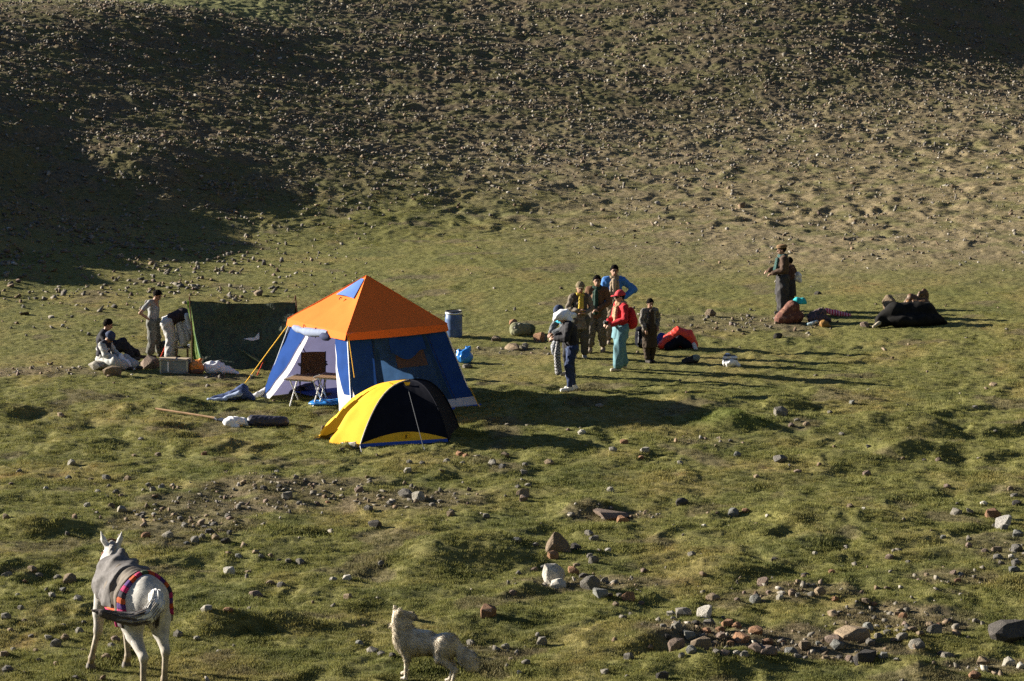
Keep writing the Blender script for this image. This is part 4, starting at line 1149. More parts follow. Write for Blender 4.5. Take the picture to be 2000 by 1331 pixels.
def shovel():
    a = P(304, 803); b = P(420, 821); c = P(436, 827)
    root = empty('shovel', a, 0, 'shovel with long wooden handle lying on the turf', 'shovel')
    o = Vector((0, 0, .05))
    d = (b - a)
    MB().tube([o, d * .35 + o + Vector((0, 0, .0)), d * .7 + o, d + o * .9], [.021, .02, .02, .022], 8).build('handle', solid('ash_wood', (.36, .22, .11), .6, var=.25, scale=8), root)
    e = (c - a) + o * .4
    MB().tube([d + o * .9, d.lerp(e, .3) + o * .2], .024, 8).build('socket', M_black, root)
    side = Vector((-(e - d).y, (e - d).x, 0)).normalized()
    q0 = d.lerp(e, .2)
    MB().grid(lambda u, v: q0.lerp(e + (e - d) * .5, v) + side * ((u - .5) * .2 * (1 - .5 * v * v)) + Vector((0, 0, .03 + .04 * abs(u - .5) - .02 * v)), 6, 6).build('blade', solid('dark_steel', (.10, .10, .105), .4, .8), root)
shovel()

# kitchen corner
def metal_box():
    p = P(341, 731); p.y += .14; p.z = G(p.x, p.y)
    root = empty('metal_box', p, math.radians(-4), 'dented grey metal box with cardboard on its lid', 'box')
    W, D, H = .60, .32, .27
    MB().box((0, 0, H / 2), (W, D, H), None, .012).build('body', solid('grey_tin', (.22, .24, .24), .5, .3, .25, 6), root)
    MB().box((0, 0, H + .012), (W + .012, D + .012, .022), None, .006).build('lid', solid('tin_lid', (.32, .31, .28), .5, .3), root)
    MB().box((-.12, -D / 2 - .006, H * .55), (.035, .012, H * .75), None, .004).build('latch', M_whm, root)
    for s in (-1, 1): MB().box((s * (W / 2 - .02), -D / 2 - .003, H / 2), (.03, .01, H * .98)).build('corner_strip', M_metal, root)
    MB().box((-.16, -.02, H + .03), (.34, .3, .012), Matrix.Rotation(.15, 3, 'Z')).build('cardboard', solid('cardboard', (.36, .28, .19), .9), root)
    MB().box((.18, -.04, H + .032), (.22, .2, .012), Matrix.Rotation(-.2, 3, 'Z')).build('cardboard', solid('cardboard', (.36, .28, .19), .9), root)
metal_box()
def pot():
    p = P(328, 705); p.y += .3; p.z = G(p.x, p.y)
    root = empty('cooking_pot', p, 0, 'sooty black cooking pot on a stove between metal box and shelter', 'pot')
    MB().lathe([(.10, .10), (.17, .11), (.185, .16), (.185, .33), (.195, .34), (.18, .345), (.17, .33), (.02, .325)], 22).build('pot_body', M_black, root)
    MB().lathe([(.19, .346), (.16, .37), (.06, .385), (.02, .39), (.02, .41), (.005, .41)], 22).build('lid', solid('soot_lid', (.05, .05, .05), .5, .5), root)
    for s in (-1, 1): MB().tube([(s * .18, -.04, .28), (s * .225, 0, .29), (s * .18, .04, .28)], .009, 6).build('handle', M_black, root)
    MB().lathe([(.12, 0), (.12, .02), (.09, .03), (.09, .09), (.14, .10)], 16).build('stove', solid('stove_brass', (.30, .20, .06), .4, .7), root)
pot()
soft_thing('sack', 382, 731, 'orange and brown sack beside the metal box', 'sack', M_orp, [('e', (0, 0, .14), (.15, .13, .15)), ('c', (.02, 0, .22), (.08, 0, .29), .07, .04)], (.014, 24, 12), yoff=.16,
           parts=(('dark_foot', M_brown, [('e', (0, -.02, .06), (.155, .135, .08))], (.01, 20, 13)),))
soft_thing('flour_sack', 424, 732, 'bulging white plastic sack lying before the camouflage shelter', 'sack', M_plw,
           [('e', (-.08, 0, .13), (.24, .16, .14)), ('c', (.05, 0, .12), (.3, -.02, .06), .12, .06), ('c', (.28, -.02, .05), (.42, -.04, .02), .05, .025)], (.020, 17, 14), yoff=.14)
soft_thing('plastic_bag', 237, 723, 'white plastic bag with pointed top beside the seated men', 'bag', M_plw,
           [('e', (0, 0, .11), (.20, .16, .13)), ('c', (-.02, 0, .18), (-.02, 0, .30), .12, .05), ('c', (.1, -.02, .06), (.25, -.04, .03), .08, .03)], (.018, 18, 15), yoff=.14)
def dish():
    p = P(352, 706); p.y += .15; p.z = G(p.x, p.y)
    root = empty('bread_board', p + Vector((0, 0, .0)), .1, 'pale flat board with dishes behind the metal box', 'board')
    MB().box((.02, .1, .26), (.34, .24, .02), None, .006).build('board_top', solid('pale_board', (.55, .47, .38), .7), root)
    for s in (-.1, .14): MB().box((s, .1, .125), (.04, .18, .25)).build('leg', M_wood, root)
    MB().lathe([(.04, 0), (.09, .03), (.1, .05), (.095, .05), (.04, .012)], 16, (.1, .1, .27)).build('bowl', M_metal, root)
dish()
def red_pole():
    a = P(311, 704); b = at_depth(343, 630, a.y + .1)
    root = empty('walking_pole', a, 0, 'thin red pole leaning across the bending man', 'pole')
    MB().tube([(0, 0, 0), (b - a) * .5, b - a], .010, 6).build('shaft', cloth('red_cord', (.55, .06, .03), .1), root)
    MB().tube([(b - a) * .9, (b - a)], .016, 6).build('grip', M_black, root)
red_pole()

# ---------------------------------------------------------------- baggage by the standing group
def pack(px, py, label, cat, mat, sc=1.0, yoff=.1, rz=0.0, h=.48):
    p = P(px, py); p.y += yoff; p.z = G(p.x, p.y)
    root = empty('backpack', p, rz, label, cat)
    Soft().ell((0, 0, h * .5 * sc), (.16 * sc, .12 * sc, h * .52 * sc)).ell((0, -.05, h * .3 * sc), (.15 * sc, .13 * sc, h * .3 * sc)).wrinkle(.010, 24, int(px)).clip((0, 0, -1), 0).build('body', mat, root, .016)
    Soft().ell((0, -.12 * sc, h * .3 * sc), (.10 * sc, .06 * sc, h * .2 * sc)).wrinkle(.006, 30, 3).build('front_pocket', cloth('grey_nylon', (.14, .15, .17), .2), root, .014)
    Soft().ell((0, -.01, h * .93 * sc), (.15 * sc, .12 * sc, .07 * sc)).build('lid', mat, root, .016)
    for s in (-1, 1): MB().tube([(s * .07, -.12 * sc, h * .85 * sc), (s * .075, -.19 * sc, h * .5 * sc), (s * .08, -.13 * sc, h * .1 * sc)], .010, 5).build('strap', M_cord, root)
    return root
pack(1253, 681, 'black backpack standing behind the boy in dark brown', 'backpack', M_bk, .95)
soft_thing('stuff_sack', 1294, 682, 'small blue sack between the boy and the red sleeping bag', 'sack', cloth('royal_blue', (.03, .06, .24), .2), [('e', (0, .1, .16), (.12, .11, .17))], (.01, 24, 17), yoff=.25)
soft_thing('sleeping_bag', 1326, 684, 'puffy bright red sleeping bag heaped over black baggage', 'sleeping bag', cloth('red_nylon', (.62, .045, .025), .12, 6, .5, spec=.4),
           [('c', (-.36, 0, .08), (-.02, .06, .36), .10, .13), ('c', (.0, .05, .36), (.22, .05, .30), .13, .13), ('c', (.22, .05, .30), (.36, .0, .08), .13, .09), ('e', (0, .14, .2), (.34, .16, .2))], (.016, 17, 18), yoff=.22,
           parts=(('black_underside', M_bk, [('c', (-.22, -.1, .06), (.02, -.06, .22), .10, .11), ('c', (.02, -.06, .2), (.2, -.06, .10), .11, .10)], (.012, 20, 19)), ('seam', M_bk, [('c', (.0, -.02, .47), (.03, -.06, .3), .012, .010)], None),
                  ('white_tip', M_wh, [('c', (.34, -.06, .12), (.38, -.1, .02), .05, .05)], (.006, 30, 20))))
soft_thing('shoulder_bag', 1350, 711, 'small black bag lying on the grass below the red sleeping bag', 'bag', M_dk, [('c', (-.13, -.02, .06), (.08, .02, .10), .07, .10)], (.010, 24, 21), yoff=.08,
           parts=(('grey_flap', cloth('grey_flap', (.16, .19, .17), .2), [('e', (.11, -.01, .13), (.09, .09, .08))], (.006, 30, 22)),))
soft_thing('striped_bag', 1426, 718, 'white bag with blue grey striped top on open grass', 'bag', M_plw, [('e', (0, 0, .10), (.17, .14, .11)), ('c', (.06, 0, .08), (.2, -.03, .04), .08, .04)], (.014, 22, 23), yoff=.1,
           parts=(('striped_top', striped('blue_white_stripe', (.06, .08, .12), (.7, .71, .74), 3.6, 2), [('c', (-.05, 0, .18), (.08, .02, .17), .10, .09), ('e', (-.05, -.02, .24), (.08, .07, .07))], (.008, 24, 24)),))

# ---------------------------------------------------------------- baggage to the right
M_rustsack = patchy('rust_sack_weave', [(.105, .034, .02), (.125, .042, .024), (.095, .03, .018), (.20, .09, .05)], 9, 3)
soft_thing('sack', 1545, 633, 'big rust brown sack slumped before the standing man in brown', 'sack', M_rustsack,
           [('c', (-.22, 0, .08), (.05, .02, .38), .17, .17), ('e', (.08, .0, .16), (.24, .18, .18)), ('e', (-.12, -.05, .1), (.24, .16, .13))], (.010, 16, 25), yoff=.16)
_q = P(1545, 633)
soft_thing('headscarf', 1560, 633, 'turquoise cloth bundled on top of the rust brown sack', 'cloth', cloth('turquoise', (.03, .36, .38), .15, 9), [('c', (-.15, 0, -.01), (-.02, 0, .05), .05, .09), ('c', (-.02, 0, .05), (.1, 0, .03), .09, .10), ('c', (.1, -.02, .03), (.15, -.05, -.12), .09, .04)], (.012, 20, 26), yoff=.2, sink=-.46)
soft_thing('cloth_bundle', 1600, 634, 'dark grey and maroon bundle of clothes beside the rust sack', 'bundle', patchy('maroon_grey', [(.05, .05, .055), (.10, .05, .05), (.03, .03, .035), (.16, .08, .07)], 9, 2),
           [('c', (-.12, .1, .12), (.08, .12, .22), .14, .13), ('c', (.1, .1, .12), (.25, .05, .06), .13, .07), ('e', (-.05, .0, .1), (.2, .15, .12))], (.014, 20, 27), yoff=.2)
soft_thing('pouch', 1611, 639, 'round ochre yellow pouch before the bundle of clothes', 'pouch', cloth('ochre_leather', (.26, .14, .04), .3, 12, .6), [('e', (-.02, 0, .08), (.11, .09, .09)), ('c', (.05, 0, .06), (.13, -.02, .03), .06, .03)], (.014, 24, 28), yoff=.05)
soft_thing('scarf', 1588, 636, 'small blue and white scarf beside the ochre pouch', 'scarf', striped('teal_white_stripe', (.05, .20, .26), (.6, .6, .6), 9, 0), [('c', (-.1, 0, .03), (.08, 0, .10), .05, .05)], (.012, 24, 29), yoff=.02)
soft_thing('blanket', 1632, 620, 'pink and red striped blanket trailing over the grass', 'blanket', striped('pink_red_stripe', (.50, .03, .07), (.75, .36, .38), 5, 0),
           [('c', (-.2, .05, .12), (.05, .0, .08), .07, .06), ('c', (.05, 0, .07), (.34, -.08, .03), .08, .05)], (.014, 18, 30), yoff=.15)
soft_thing('tarpaulin_heap', 1778, 640, 'big heap of baggage under a black tarpaulin', 'tarpaulin', cloth('black_tarp', (.012, .0115, .011), .45, 6, .8, spec=.08),
           [('c', (-.62, -.05, .13), (-.3, .05, .30), .17, .26), ('c', (-.3, .05, .28), (.42, .1, .28), .27, .27), ('c', (.4, .1, .25), (.85, .02, .06), .25, .08), ('e', (.1, 0, .16), (.75, .4, .2)), ('c', (-.6, -.1, .08), (-.82, -.18, .02), .09, .04)], (.020, 9, 31), yoff=.38, h=.022,
           parts=(('pale_corner', cloth('pale_corner', (.34, .30, .22), .2), [('c', (-.70, -.22, .10), (-.84, -.3, .03), .05, .04)], (.008, 26, 32)),))
soft_thing('saddle', 1800, 612, 'tan brown leather saddle heaped behind the black tarpaulin', 'saddle', patchy('saddle_leather', [(.085, .04, .015), (.13, .065, .025), (.05, .025, .012), (.18, .10, .045)], 8, 2, .6),
           [('c', (-.30, .1, .08), (-.16, .1, .30), .10, .09), ('c', (-.16, .1, .30), (-.02, .1, .24), .09, .10), ('e', (.14, .1, .30), (.11, .07, .22)), ('c', (-.1, .0, .14), (.16, -.02, .16), .12, .12), ('c', (.0, .06, .34), (.04, .06, .42), .05, .04)], (.022, 16, 33), yoff=.45,
           parts=(('tan_flap', cloth('tan_leather', (.22, .12, .05), .25, 9, .5), [('c', (-.26, -.02, .2), (-.12, -.06, .12), .06, .07)], (.008, 24, 34)),))
# ---------------------------------------------------------------- people
M_skin = solid('skin', (.30, .17, .11), .55, var=.1, scale=12)
M_skin2 = solid('skin_light', (.42, .25, .17), .55, var=.1, scale=12)
M_hair = solid('black_hair', (.006, .005, .0045), .9, var=.3, scale=40, spec=.05)
M_eye = solid('eye_dark', (.02, .015, .012), .3)
M_lip = solid('lips', (.22, .09, .07), .5)
def V3(t): return Vector(t)
REST = dict(pelvis=(0, 0, .95), chest=(0, 0, 1.28), neck=(0, -.01, 1.45), head=(0, .03, 1.60),
            sh=(.185, 0, 1.405), el=(.25, -.02, 1.13), wr=(.26, .06, .88), hip=(.095, 0, .90), kn=(.11, .02, .50), an=(.12, -.02, .085), hf=(0, 1, 0))

class Person:
    """joints in metres, the person looks along +Y; a joint name ends in r (+X, right) or l"""
    def __init__(s, loc, rz, label, scale=1.0, group=None, skin=None, **J):
        s.J = {}
        for k, v in REST.items():
            if k in ('sh', 'el', 'wr', 'hip', 'kn', 'an'):
                s.J[k + 'r'] = V3(v); s.J[k + 'l'] = V3((-v[0], v[1], v[2]))
            else: s.J[k] = V3(v)
        for k, v in J.items(): s.J[k] = V3(v)
        s.root = empty('person', loc, rz, label, 'person', group)
        s.root.scale = (scale,) * 3
        s.skin = skin or M_skin
        s.feet = {}
        s.toes = {}
    def frame(s):
        f = s.J['hf'].normalized(); u = (s.J['head'] - s.J['neck']).normalized()
        r = f.cross(u).normalized(); u = r.cross(f).normalized()
        return r, f, u
    def hp(s, x, y, z):
        r, f, u = s.frame(); return s.J['head'] + r * x + f * y + u * z
    def body(s, hands=None):
        J = s.J; b = Soft()
        sq = ((0, 1, 0), .72)
        pel, ch, nk = J['pelvis'], J['chest'], J['neck']
        b.cap(J['hipr'], J['hipl'], .10, .10, .05); b.cap(pel, ch, .115, .125, .06); b.cap(ch, nk.lerp(ch, .35), .13, .09, .06)
        b.cap(J['shr'], J['shl'], .06, .06, .05); b.cap(nk.lerp(ch, .2), J['head'].lerp(nk, .35), .055, .052, .03)
        for q in 'rl':
            b.cap(J['sh' + q], J['el' + q], .05, .040, .03); b.cap(J['el' + q], J['wr' + q], .040, .027, .02)
            b.cap(J['hip' + q], J['kn' + q], .085, .056, .04); b.cap(J['kn' + q], J['an' + q], .054, .036, .03)
            t = s.toe(q); b.cap(J['an' + q] + V3((0, 0, -.04)), J['an' + q] + t, .035, .03, .03)
            # hand: palm, four fingers, thumb
            fo = (J['wr' + q] - J['el' + q]).normalized()
            hd = V3(hands[q]).normalized() if hands and q in hands else (fo * .8 + V3((0, .35, -.25))).normalized()
            w = J['wr' + q]
            side = hd.cross(V3((0, 0, 1)) if abs(hd.z) < .8 else V3((0, 1, 0))).normalized()
            nrm = side.cross(hd).normalized()
            b.cap(w, w + hd * .085, .024, .030, .015)
            for i, (off, ln) in enumerate(((-.028, .070), (-.010, .080), (.010, .076), (.027, .060))):
                k0 = w + hd * .08 + side * off; k1 = k0 + hd * ln * .55 - nrm * .006; k2 = k1 + (hd * .75 - nrm * .6).normalized() * ln * .45
                b.cap(k0, k1, .0105, .0100, .006); b.cap(k1, k2, .0100, .0085, .006)
            th = side * (-1 if q == 'r' else 1)
            k0 = w + hd * .03 + th * .022; k1 = k0 + (hd + th * .8).normalized() * .04; b.cap(k0, k1, .013, .0115, .008); b.cap(k1, k1 + (hd * 1.2 + th * .2 - nrm * .3).normalized() * .03, .011, .0095, .006)
        r, f, u = s.frame(); R = np.array([list(r), list(f), list(u)]).T
        b.ell(s.hp(0, -.012, .03), (.078, .096, .100), .02, R); b.ell(s.hp(0, .022, -.045), (.058, .070, .075), .03, R)
        b.cap(s.hp(0, .088, .02), s.hp(0, .112, -.022), .010, .016, .012)
        b.cap(s.hp(-.03, .078, .033), s.hp(.03, .078, .033), .014, .014, .012)
        for q in (-1, 1):
            b.ell(s.hp(q * .079, -.005, -.005), (.012, .02, .032), .008, R)
            b.ell(s.hp(q * .031, .098, .012), (.017, .014, .011), .010, R, True)
        b.cap(s.hp(-.018, .086, -.055), s.hp(.018, .086, -.055), .012, .012, .01)
        o = b.build('body', s.skin, s.root, .0115)
        for q in (-1, 1):
            MB().lathe([(.002, -.008), (.009, -.004), (.010, 0), (.009, .004), (.002, .008)], 8, s.hp(q * .031, .084, .012)).build('eye', M_eye, s.root)
        a, c = s.hp(-.024, .094, -.055), s.hp(.024, .094, -.055)
        MB().tube([a, s.hp(0, .101, -.055), c], [.003, .006, .003], 6).build('mouth', M_lip, s.root)
        for q in (-1, 1): MB().tube([s.hp(q * .014, .092, .036), s.hp(q * .034, .091, .042), s.hp(q * .052, .080, .034)], .005, 5).build('eyebrow', M_hair, s.root)
        return s
    def toe(s, q): return V3(s.toes.get(q, (0, .15, -.05)))
    def hair(s, mat=M_hair, thick=.016, low=-.02, back=.0):
        thick *= .8
        r, f, u = s.frame(); R = np.array([list(r), list(f), list(u)]).T
        h = Soft().ell(s.hp(0, -.016, .035), (.078 + thick, .096 + thick, .100 + thick), .01, R).wrinkle(.009, 70, 3)
        n = (f * .8 - u * .75).normalized(); h.clip(n, n.dot(s.hp(0, .055, .055)))
        n = -u; h.clip(n, n.dot(s.hp(0, 0, low - .045)))
        h.build('hair', mat, s.root, .0115); return s
    def cap(s, mat, brim=True, thick=.024, low=.045, brim_mat=None, name='cap'):
        r, f, u = s.frame(); R = np.array([list(r), list(f), list(u)]).T
        h = Soft().ell(s.hp(0, -.012, .04), (.080 + thick, .098 + thick, .098 + thick), .01, R).wrinkle(.003, 40, 5)
        n = -u; h.clip(n, n.dot(s.hp(0, 0, low))); h.build(name, mat, s.root, .012)
        if brim: Soft().ell(s.hp(0, .135, low + .012), (.075, .075, .012), .01, R).build('brim', brim_mat or mat, s.root, .010)
        return s
    def pakol(s, mat):
        r, f, u = s.frame(); R = np.array([list(r), list(f), list(u)]).T
        Soft().ell(s.hp(0, -.01, .115), (.115, .125, .03), .02, R).build('wool_cap', mat, s.root, .012)
        pts = [s.hp(.098 * math.cos(a), -.01 + .115 * math.sin(a), .078) for a in np.linspace(0, 6.28, 17)]
        MB().tube(pts, .026, 7).build('cap_roll', mat, s.root); return s
    def top(s, mat, name='jacket', add=.022, hem=.86, sleeve=1.0, flare=.0, wr=(.013, 22, 2), arms='rl', h=.014, front=None):
        J = s.J; b = Soft(); a = add * .8
        pel, ch, nk = J['pelvis'], J['chest'], J['neck']
        sp_ = (ch - pel).normalized()
        bot = pel + sp_ * (hem - .95)
        b.cap(J['shr'].lerp(J['shl'], .12), J['shl'].lerp(J['shr'], .12), .062 + a, .062 + a, .05)
        b.cap(ch + V3((.035, 0, 0)), bot + V3((.05, 0, 0)), .105 + a, .105 + a + flare, .06)
        b.cap(ch - V3((.035, 0, 0)), bot - V3((.05, 0, 0)), .105 + a, .105 + a + flare, .06)
        b.cap(ch, nk.lerp(ch, .25), .12 + a, .060 + a * .6, .05)
        for q in arms:
            b.cap(J['sh' + q], J['el' + q] if sleeve > .5 else J['sh' + q].lerp(J['el' + q], .62), .055 + a, .046 + a, .03)
            if sleeve > .5: b.cap(J['el' + q], J['el' + q].lerp(J['wr' + q], min(1, (sleeve - .5) * 2) * .92), .046 + a, .036 + a * .9, .025)
        b.wrinkle(*wr)
        n = -sp_; b.clip(n, n.dot(bot) + .02)
        b.build(name, mat, s.root, h)
        return s
    def legs(s, mat, name='trousers', add=.018, flare=.0, cuff=.06, wr=(.015, 24, 4), h=.014):
        J = s.J; b = Soft()
        b.cap(J['hipr'], J['hipl'], .115 + add * .6, .115 + add * .6, .05)
        b.cap(J['pelvis'], J['pelvis'] + (J['chest'] - J['pelvis']) * .25, .125, .120, .04)
        for q in 'rl':
            e = J['kn' + q].lerp(J['an' + q], 1 - cuff / .42)
            b.cap(J['hip' + q], J['kn' + q], .095 + add, .066 + add + flare * .5, .03)
            b.cap(J['kn' + q], e, .064 + add + flare * .5, .046 + add + flare, .03)
        b.wrinkle(*wr); b.build(name, mat, s.root, h); return s
    def skirt(s, mat, name='long_shirt', top=1.0, bottom=.5, r0=.15, r1=.22, wr=(.012, 22, 6), h=.014):
        J = s.J; b = Soft(); m = (J['knr'] + J['knl']) / 2
        a = J['pelvis'] + V3((0, 0, top - .95)); e = J['pelvis'].lerp(V3((m.x, m.y, J['pelvis'].z - .45)), (.95 - bottom) / .45)
        b.cap(a + V3((.04, 0, 0)), e + V3((.04, 0, 0)), r0, r1, .05); b.cap(a - V3((.04, 0, 0)), e - V3((.04, 0, 0)), r0, r1, .05)
        b.wrinkle(*wr[:3], 7, (1, 1, .25)); b.clip((0, 0, -1), -e.z); b.build(name, mat, s.root, h); return s
    def shoes(s, mat, sole=None):
        for q in 'rl':
            a = s.J['an' + q]; t = s.toe(q)
            Soft().cap(a + V3((0, 0, .0)), a + V3((t.x * -.25, t.y * -.25, -.05)), .05, .046, .03).cap(a + V3((0, 0, -.045)), a + t, .046, .042, .03).clip((0, 0, -1), -(a.z - .088)).build('shoe', mat, s.root, .012)
        return s
    def scarf(s, mat, tails=((.05, .13, 1.38, .07, .16, 1.05),), r=.045):
        J = s.J; c = J['neck'] + V3((0, .01, .01))
        b = Soft()
        P8 = [c + V3((.085 * math.cos(a), .085 * math.sin(a), .012 * math.sin(2 * a))) for a in np.linspace(0, 6.283, 9)]
        for i in range(8): b.cap(P8[i], P8[i + 1], r, r, .02)
        for t in tails: b.cap(t[:3], t[3:], r * .9, r * 1.05, .02)
        b.wrinkle(.008, 34, 9).build('scarf', mat, s.root, .012); return s

W_ = {}
def wc(n, c, **k): return cloth(n, c, .22, 12, **k)
def foot(px, py): return P(px, py)

GRP = 'people standing on the turf beside the big tent'
# woman in red
p = Person(foot(1212, 722), math.pi / 2 + .45, 'person in red sweater and red cap with baggy turquoise trousers', .965, skin=M_skin2,
           hf=(.1, 1, -.12), elr=(.26, .04, 1.14), wrr=(.10, .27, 1.05), ell=(-.26, .04, 1.14), wrl=(-.08, .27, 1.03), anr=(.17, -.17, .085), anl=(-.16, .15, .085), knr=(.16, -.07, .5), knl=(-.15, .12, .5))
p.body(); p.cap(wc('red_cap', (.48, .05, .06)), True, .026, .04)
p.hair(M_hair, .012, -.04)
p.top(wc('red_wool', (.36, .018, .025)), 'sweater', .028, .80)
p.legs(wc('turquoise_cotton', (.11, .215, .25)), 'baggy_trousers', .036, .035, .07, (.014, 18, 11, 7, (1, 1, .35))); p.skirt(MATS['turquoise_cotton'], 'trouser_seat', .95, .70, .15, .17, (.010, 20, 12))
p.shoes(wc('sand_shoe', (.52, .44, .34)))
p.scarf(wc('tan_scarf', (.36, .22, .13)), ((-.03, .12, 1.38, -.06, .17, 1.08), (.05, .12, 1.38, .02, .16, 1.18)))
MB().tube([p.hp(-.075, .05, .014), p.hp(-.035, .108, .014), p.hp(0, .112, .016), p.hp(.035, .108, .014), p.hp(.075, .05, .014)], [.010, .019, .010, .019, .010], 7).build('sunglasses', M_black, p.root)
def held_camera():
    w = p.root.matrix_basis @ Vector((.01, .36, 1.06))
    r = empty('camera', w, math.pi / 2 + .45, 'small black camera held by the person in red', 'camera')
    MB().box((0, 0, 0), (.13, .05, .085), None, .01).build('camera_body', M_black, r)
    MB().lathe([(.035, 0), (.036, .05), (.03, .055)], 14, (0, 0, 0)).build('lens', M_black, r, rot=(-math.pi / 2, 0, 0))
held_camera()
def red_pack():
    w = p.root.matrix_basis @ Vector((0, -.24, 1.12))
    r = empty('backpack', w, math.pi / 2 + .45, 'red backpack on the back of the person in red', 'backpack')
    Soft().ell((0, 0, 0), (.16, .11, .24)).ell((0, -.05, -.08), (.15, .10, .14)).wrinkle(.008, 24, 5).build('body', wc('red_pack', (.44, .025, .03)), r, .014)
    for q in (-1, 1): MB().tube([(q * .1, .06, .2), (q * .115, .2, .27), (q * .12, .30, .2), (q * .12, .24, .02), (q * .1, .06, -.12)], .014, 6).build('strap', MATS['red_pack'], r)
red_pack()

# person under a white cloth
p = Person(foot(1117, 763), math.pi / 2 + .12, 'person with white cloth over the head, black jacket, blue jeans and white shoes', .97, skin=M_skin2,
           chest=(0, .06, 1.27), neck=(0, .13, 1.42), head=(0, .20, 1.53), hf=(0, .8, -.6), shr=(.18, .09, 1.375), shl=(-.18, .09, 1.375), elr=(.25, .16, 1.12), wrr=(.10, .34, 1.12), ell=(-.25, .16, 1.12), wrl=(-.10, .36, 1.1),
           anr=(.10, -.06, .085), anl=(-.12, .06, .085), knr=(.1, .04, .5), knl=(-.11, .09, .5))
p.toes = {'r': (.02, .16, -.05), 'l': (-.03, .17, -.05)}
p.body(); p.hair()
r_, f_, u_ = p.frame()
p.top(wc('black_jacket', (.022, .022, .026)), 'jacket', .04, .93, wr=(.012, 24, 13)); p.top(wc('denim_shirt', (.09, .13, .17)), 'shirt_hem', .02, .83, .5, arms='')
p.legs(wc('blue_jeans', (.025, .04, .095)), 'jeans', .012, 0, .05); p.shoes(wc('white_shoe', (.66, .64, .58)))
def head_cloth():
    R = np.array([list(r_), list(f_), list(u_)]).T
    b = Soft().ell(p.hp(0, -.01, .05), (.118, .145, .12), .02, R).cap(p.hp(0, -.10, .0), p.hp(.0, -.21, -.12), .11, .06, .03, None).cap(p.hp(.08, -.05, -.01), p.hp(.11, -.1, -.13), .06, .05, .05).cap(p.hp(-.08, -.05, -.01), p.hp(-.11, -.1, -.13), .06, .05, .05).cap(p.hp(0, .08, .1), p.hp(0, .16, .06), .08, .04, .04)
    b.wrinkle(.018, 13, 21).build('head_cloth', cloth('white_head_cloth', (.80, .81, .83), .05, 12), p.root, .013)
head_cloth()
Soft().cap((-.13, .30, 1.12), (-.14, .33, .8), .05, .06).cap((-.14, .33, .8), (-.13, .30, .42), .06, .075).wrinkle(.012, 26, 22, 7, (1, 1, .3)).build('scarf', checked('houndstooth', (.05, .05, .055), (.36, .36, .37), 30), p.root, .013)

# person hidden behind, navy cap
q_ = foot(1112, 735)
p2 = Person(q_, math.pi / 2 + .5, 'person in navy cap hidden behind the white head cloth', .93, chest=(0, .10, 1.22), neck=(0, .2, 1.34), head=(0, .27, 1.46), hf=(0, .9, -.4), shr=(.18, .15, 1.31), shl=(-.18, .15, 1.31), elr=(.22, .3, 1.1), wrr=(.1, .42, 1.0), ell=(-.2, .3, 1.1), wrl=(-.1, .45, 1.02))
p2.body(); p2.cap(wc('navy_cap', (.035, .05, .10)), False, .03, .01); p2.hair(M_hair, .008, -.04)
p2.top(wc('grey_check', (.12, .13, .14)), 'jacket', .03, .85); p2.legs(wc('dark_trousers', (.03, .03, .034))); p2.shoes(wc('grey_shoe', (.22, .21, .19)))
def neck_scarf():
    Soft().cap((-.12, .26, 1.36), (.10, .28, 1.38), .05, .05).wrinkle(.006, 30, 23).build('orange_scarf', wc('orange_wool', (.75, .20, .03)), p2.root, .012)
    Soft().cap((-.15, .28, 1.27), (.08, .32, 1.29), .055, .055).wrinkle(.006, 30, 24).build('turquoise_collar', wc('turquoise_wool', (.05, .38, .52)), p2.root, .012)
neck_scarf()
def check_bag():
    w = foot(1085, 745); w = Vector((w.x, w.y, w.z + .62))
    r = empty('shoulder_bag', w, .2, 'grey checked cloth bag hanging beside the houndstooth scarf', 'bag')
    Soft().ell((0, 0, .06), (.10, .09, .17)).cap((0, 0, .15), (.06, .02, .33), .06, .03).wrinkle(.01, 24, 25).build('body', checked('grey_check_bag', (.10, .11, .13), (.33, .34, .36), 26), r, .013)
    MB().tube([(.05, .02, .30), (.14, .06, .5), (.3, .1, .66)], .012, 6).build('strap', M_dk, r)
check_bag()

# man in olive cap with yellow scarf
p = Person(foot(1132, 700), math.pi + .15, 'man in olive cap and brown waistcoat with a yellow scarf', .965, GRP, elr=(.27, .0, 1.14), wrr=(.06, .22, 1.12), ell=(-.27, .0, 1.14), wrl=(-.08, .20, 1.06), hf=(.1, 1, -.1))
p.body(hands={'r': (-1, .3, .2), 'l': (1, .2, .1)}); p.hair(M_hair, .010, -.03); p.cap(wc('olive_cap', (.16, .13, .075)), True, .026, .035)
p.top(wc('grey_brown_shirt', (.155, .13, .10)), 'shirt', .02, .70, 1.0, .03); p.top(wc('brown_waistcoat', (.075, .06, .045)), 'waistcoat', .034, .85, .4, arms='')
p.legs(wc('drab_trousers', (.07, .065, .055)), 'trousers', .03, .01); p.shoes(wc('grey_shoe', (.22, .21, .19)))
p.scarf(wc('yellow_scarf', (.46, .34, .05)), ((.02, .13, 1.40, .03, .17, 1.16), (-.03, .13, 1.40, -.02, .17, 1.10)), .036)

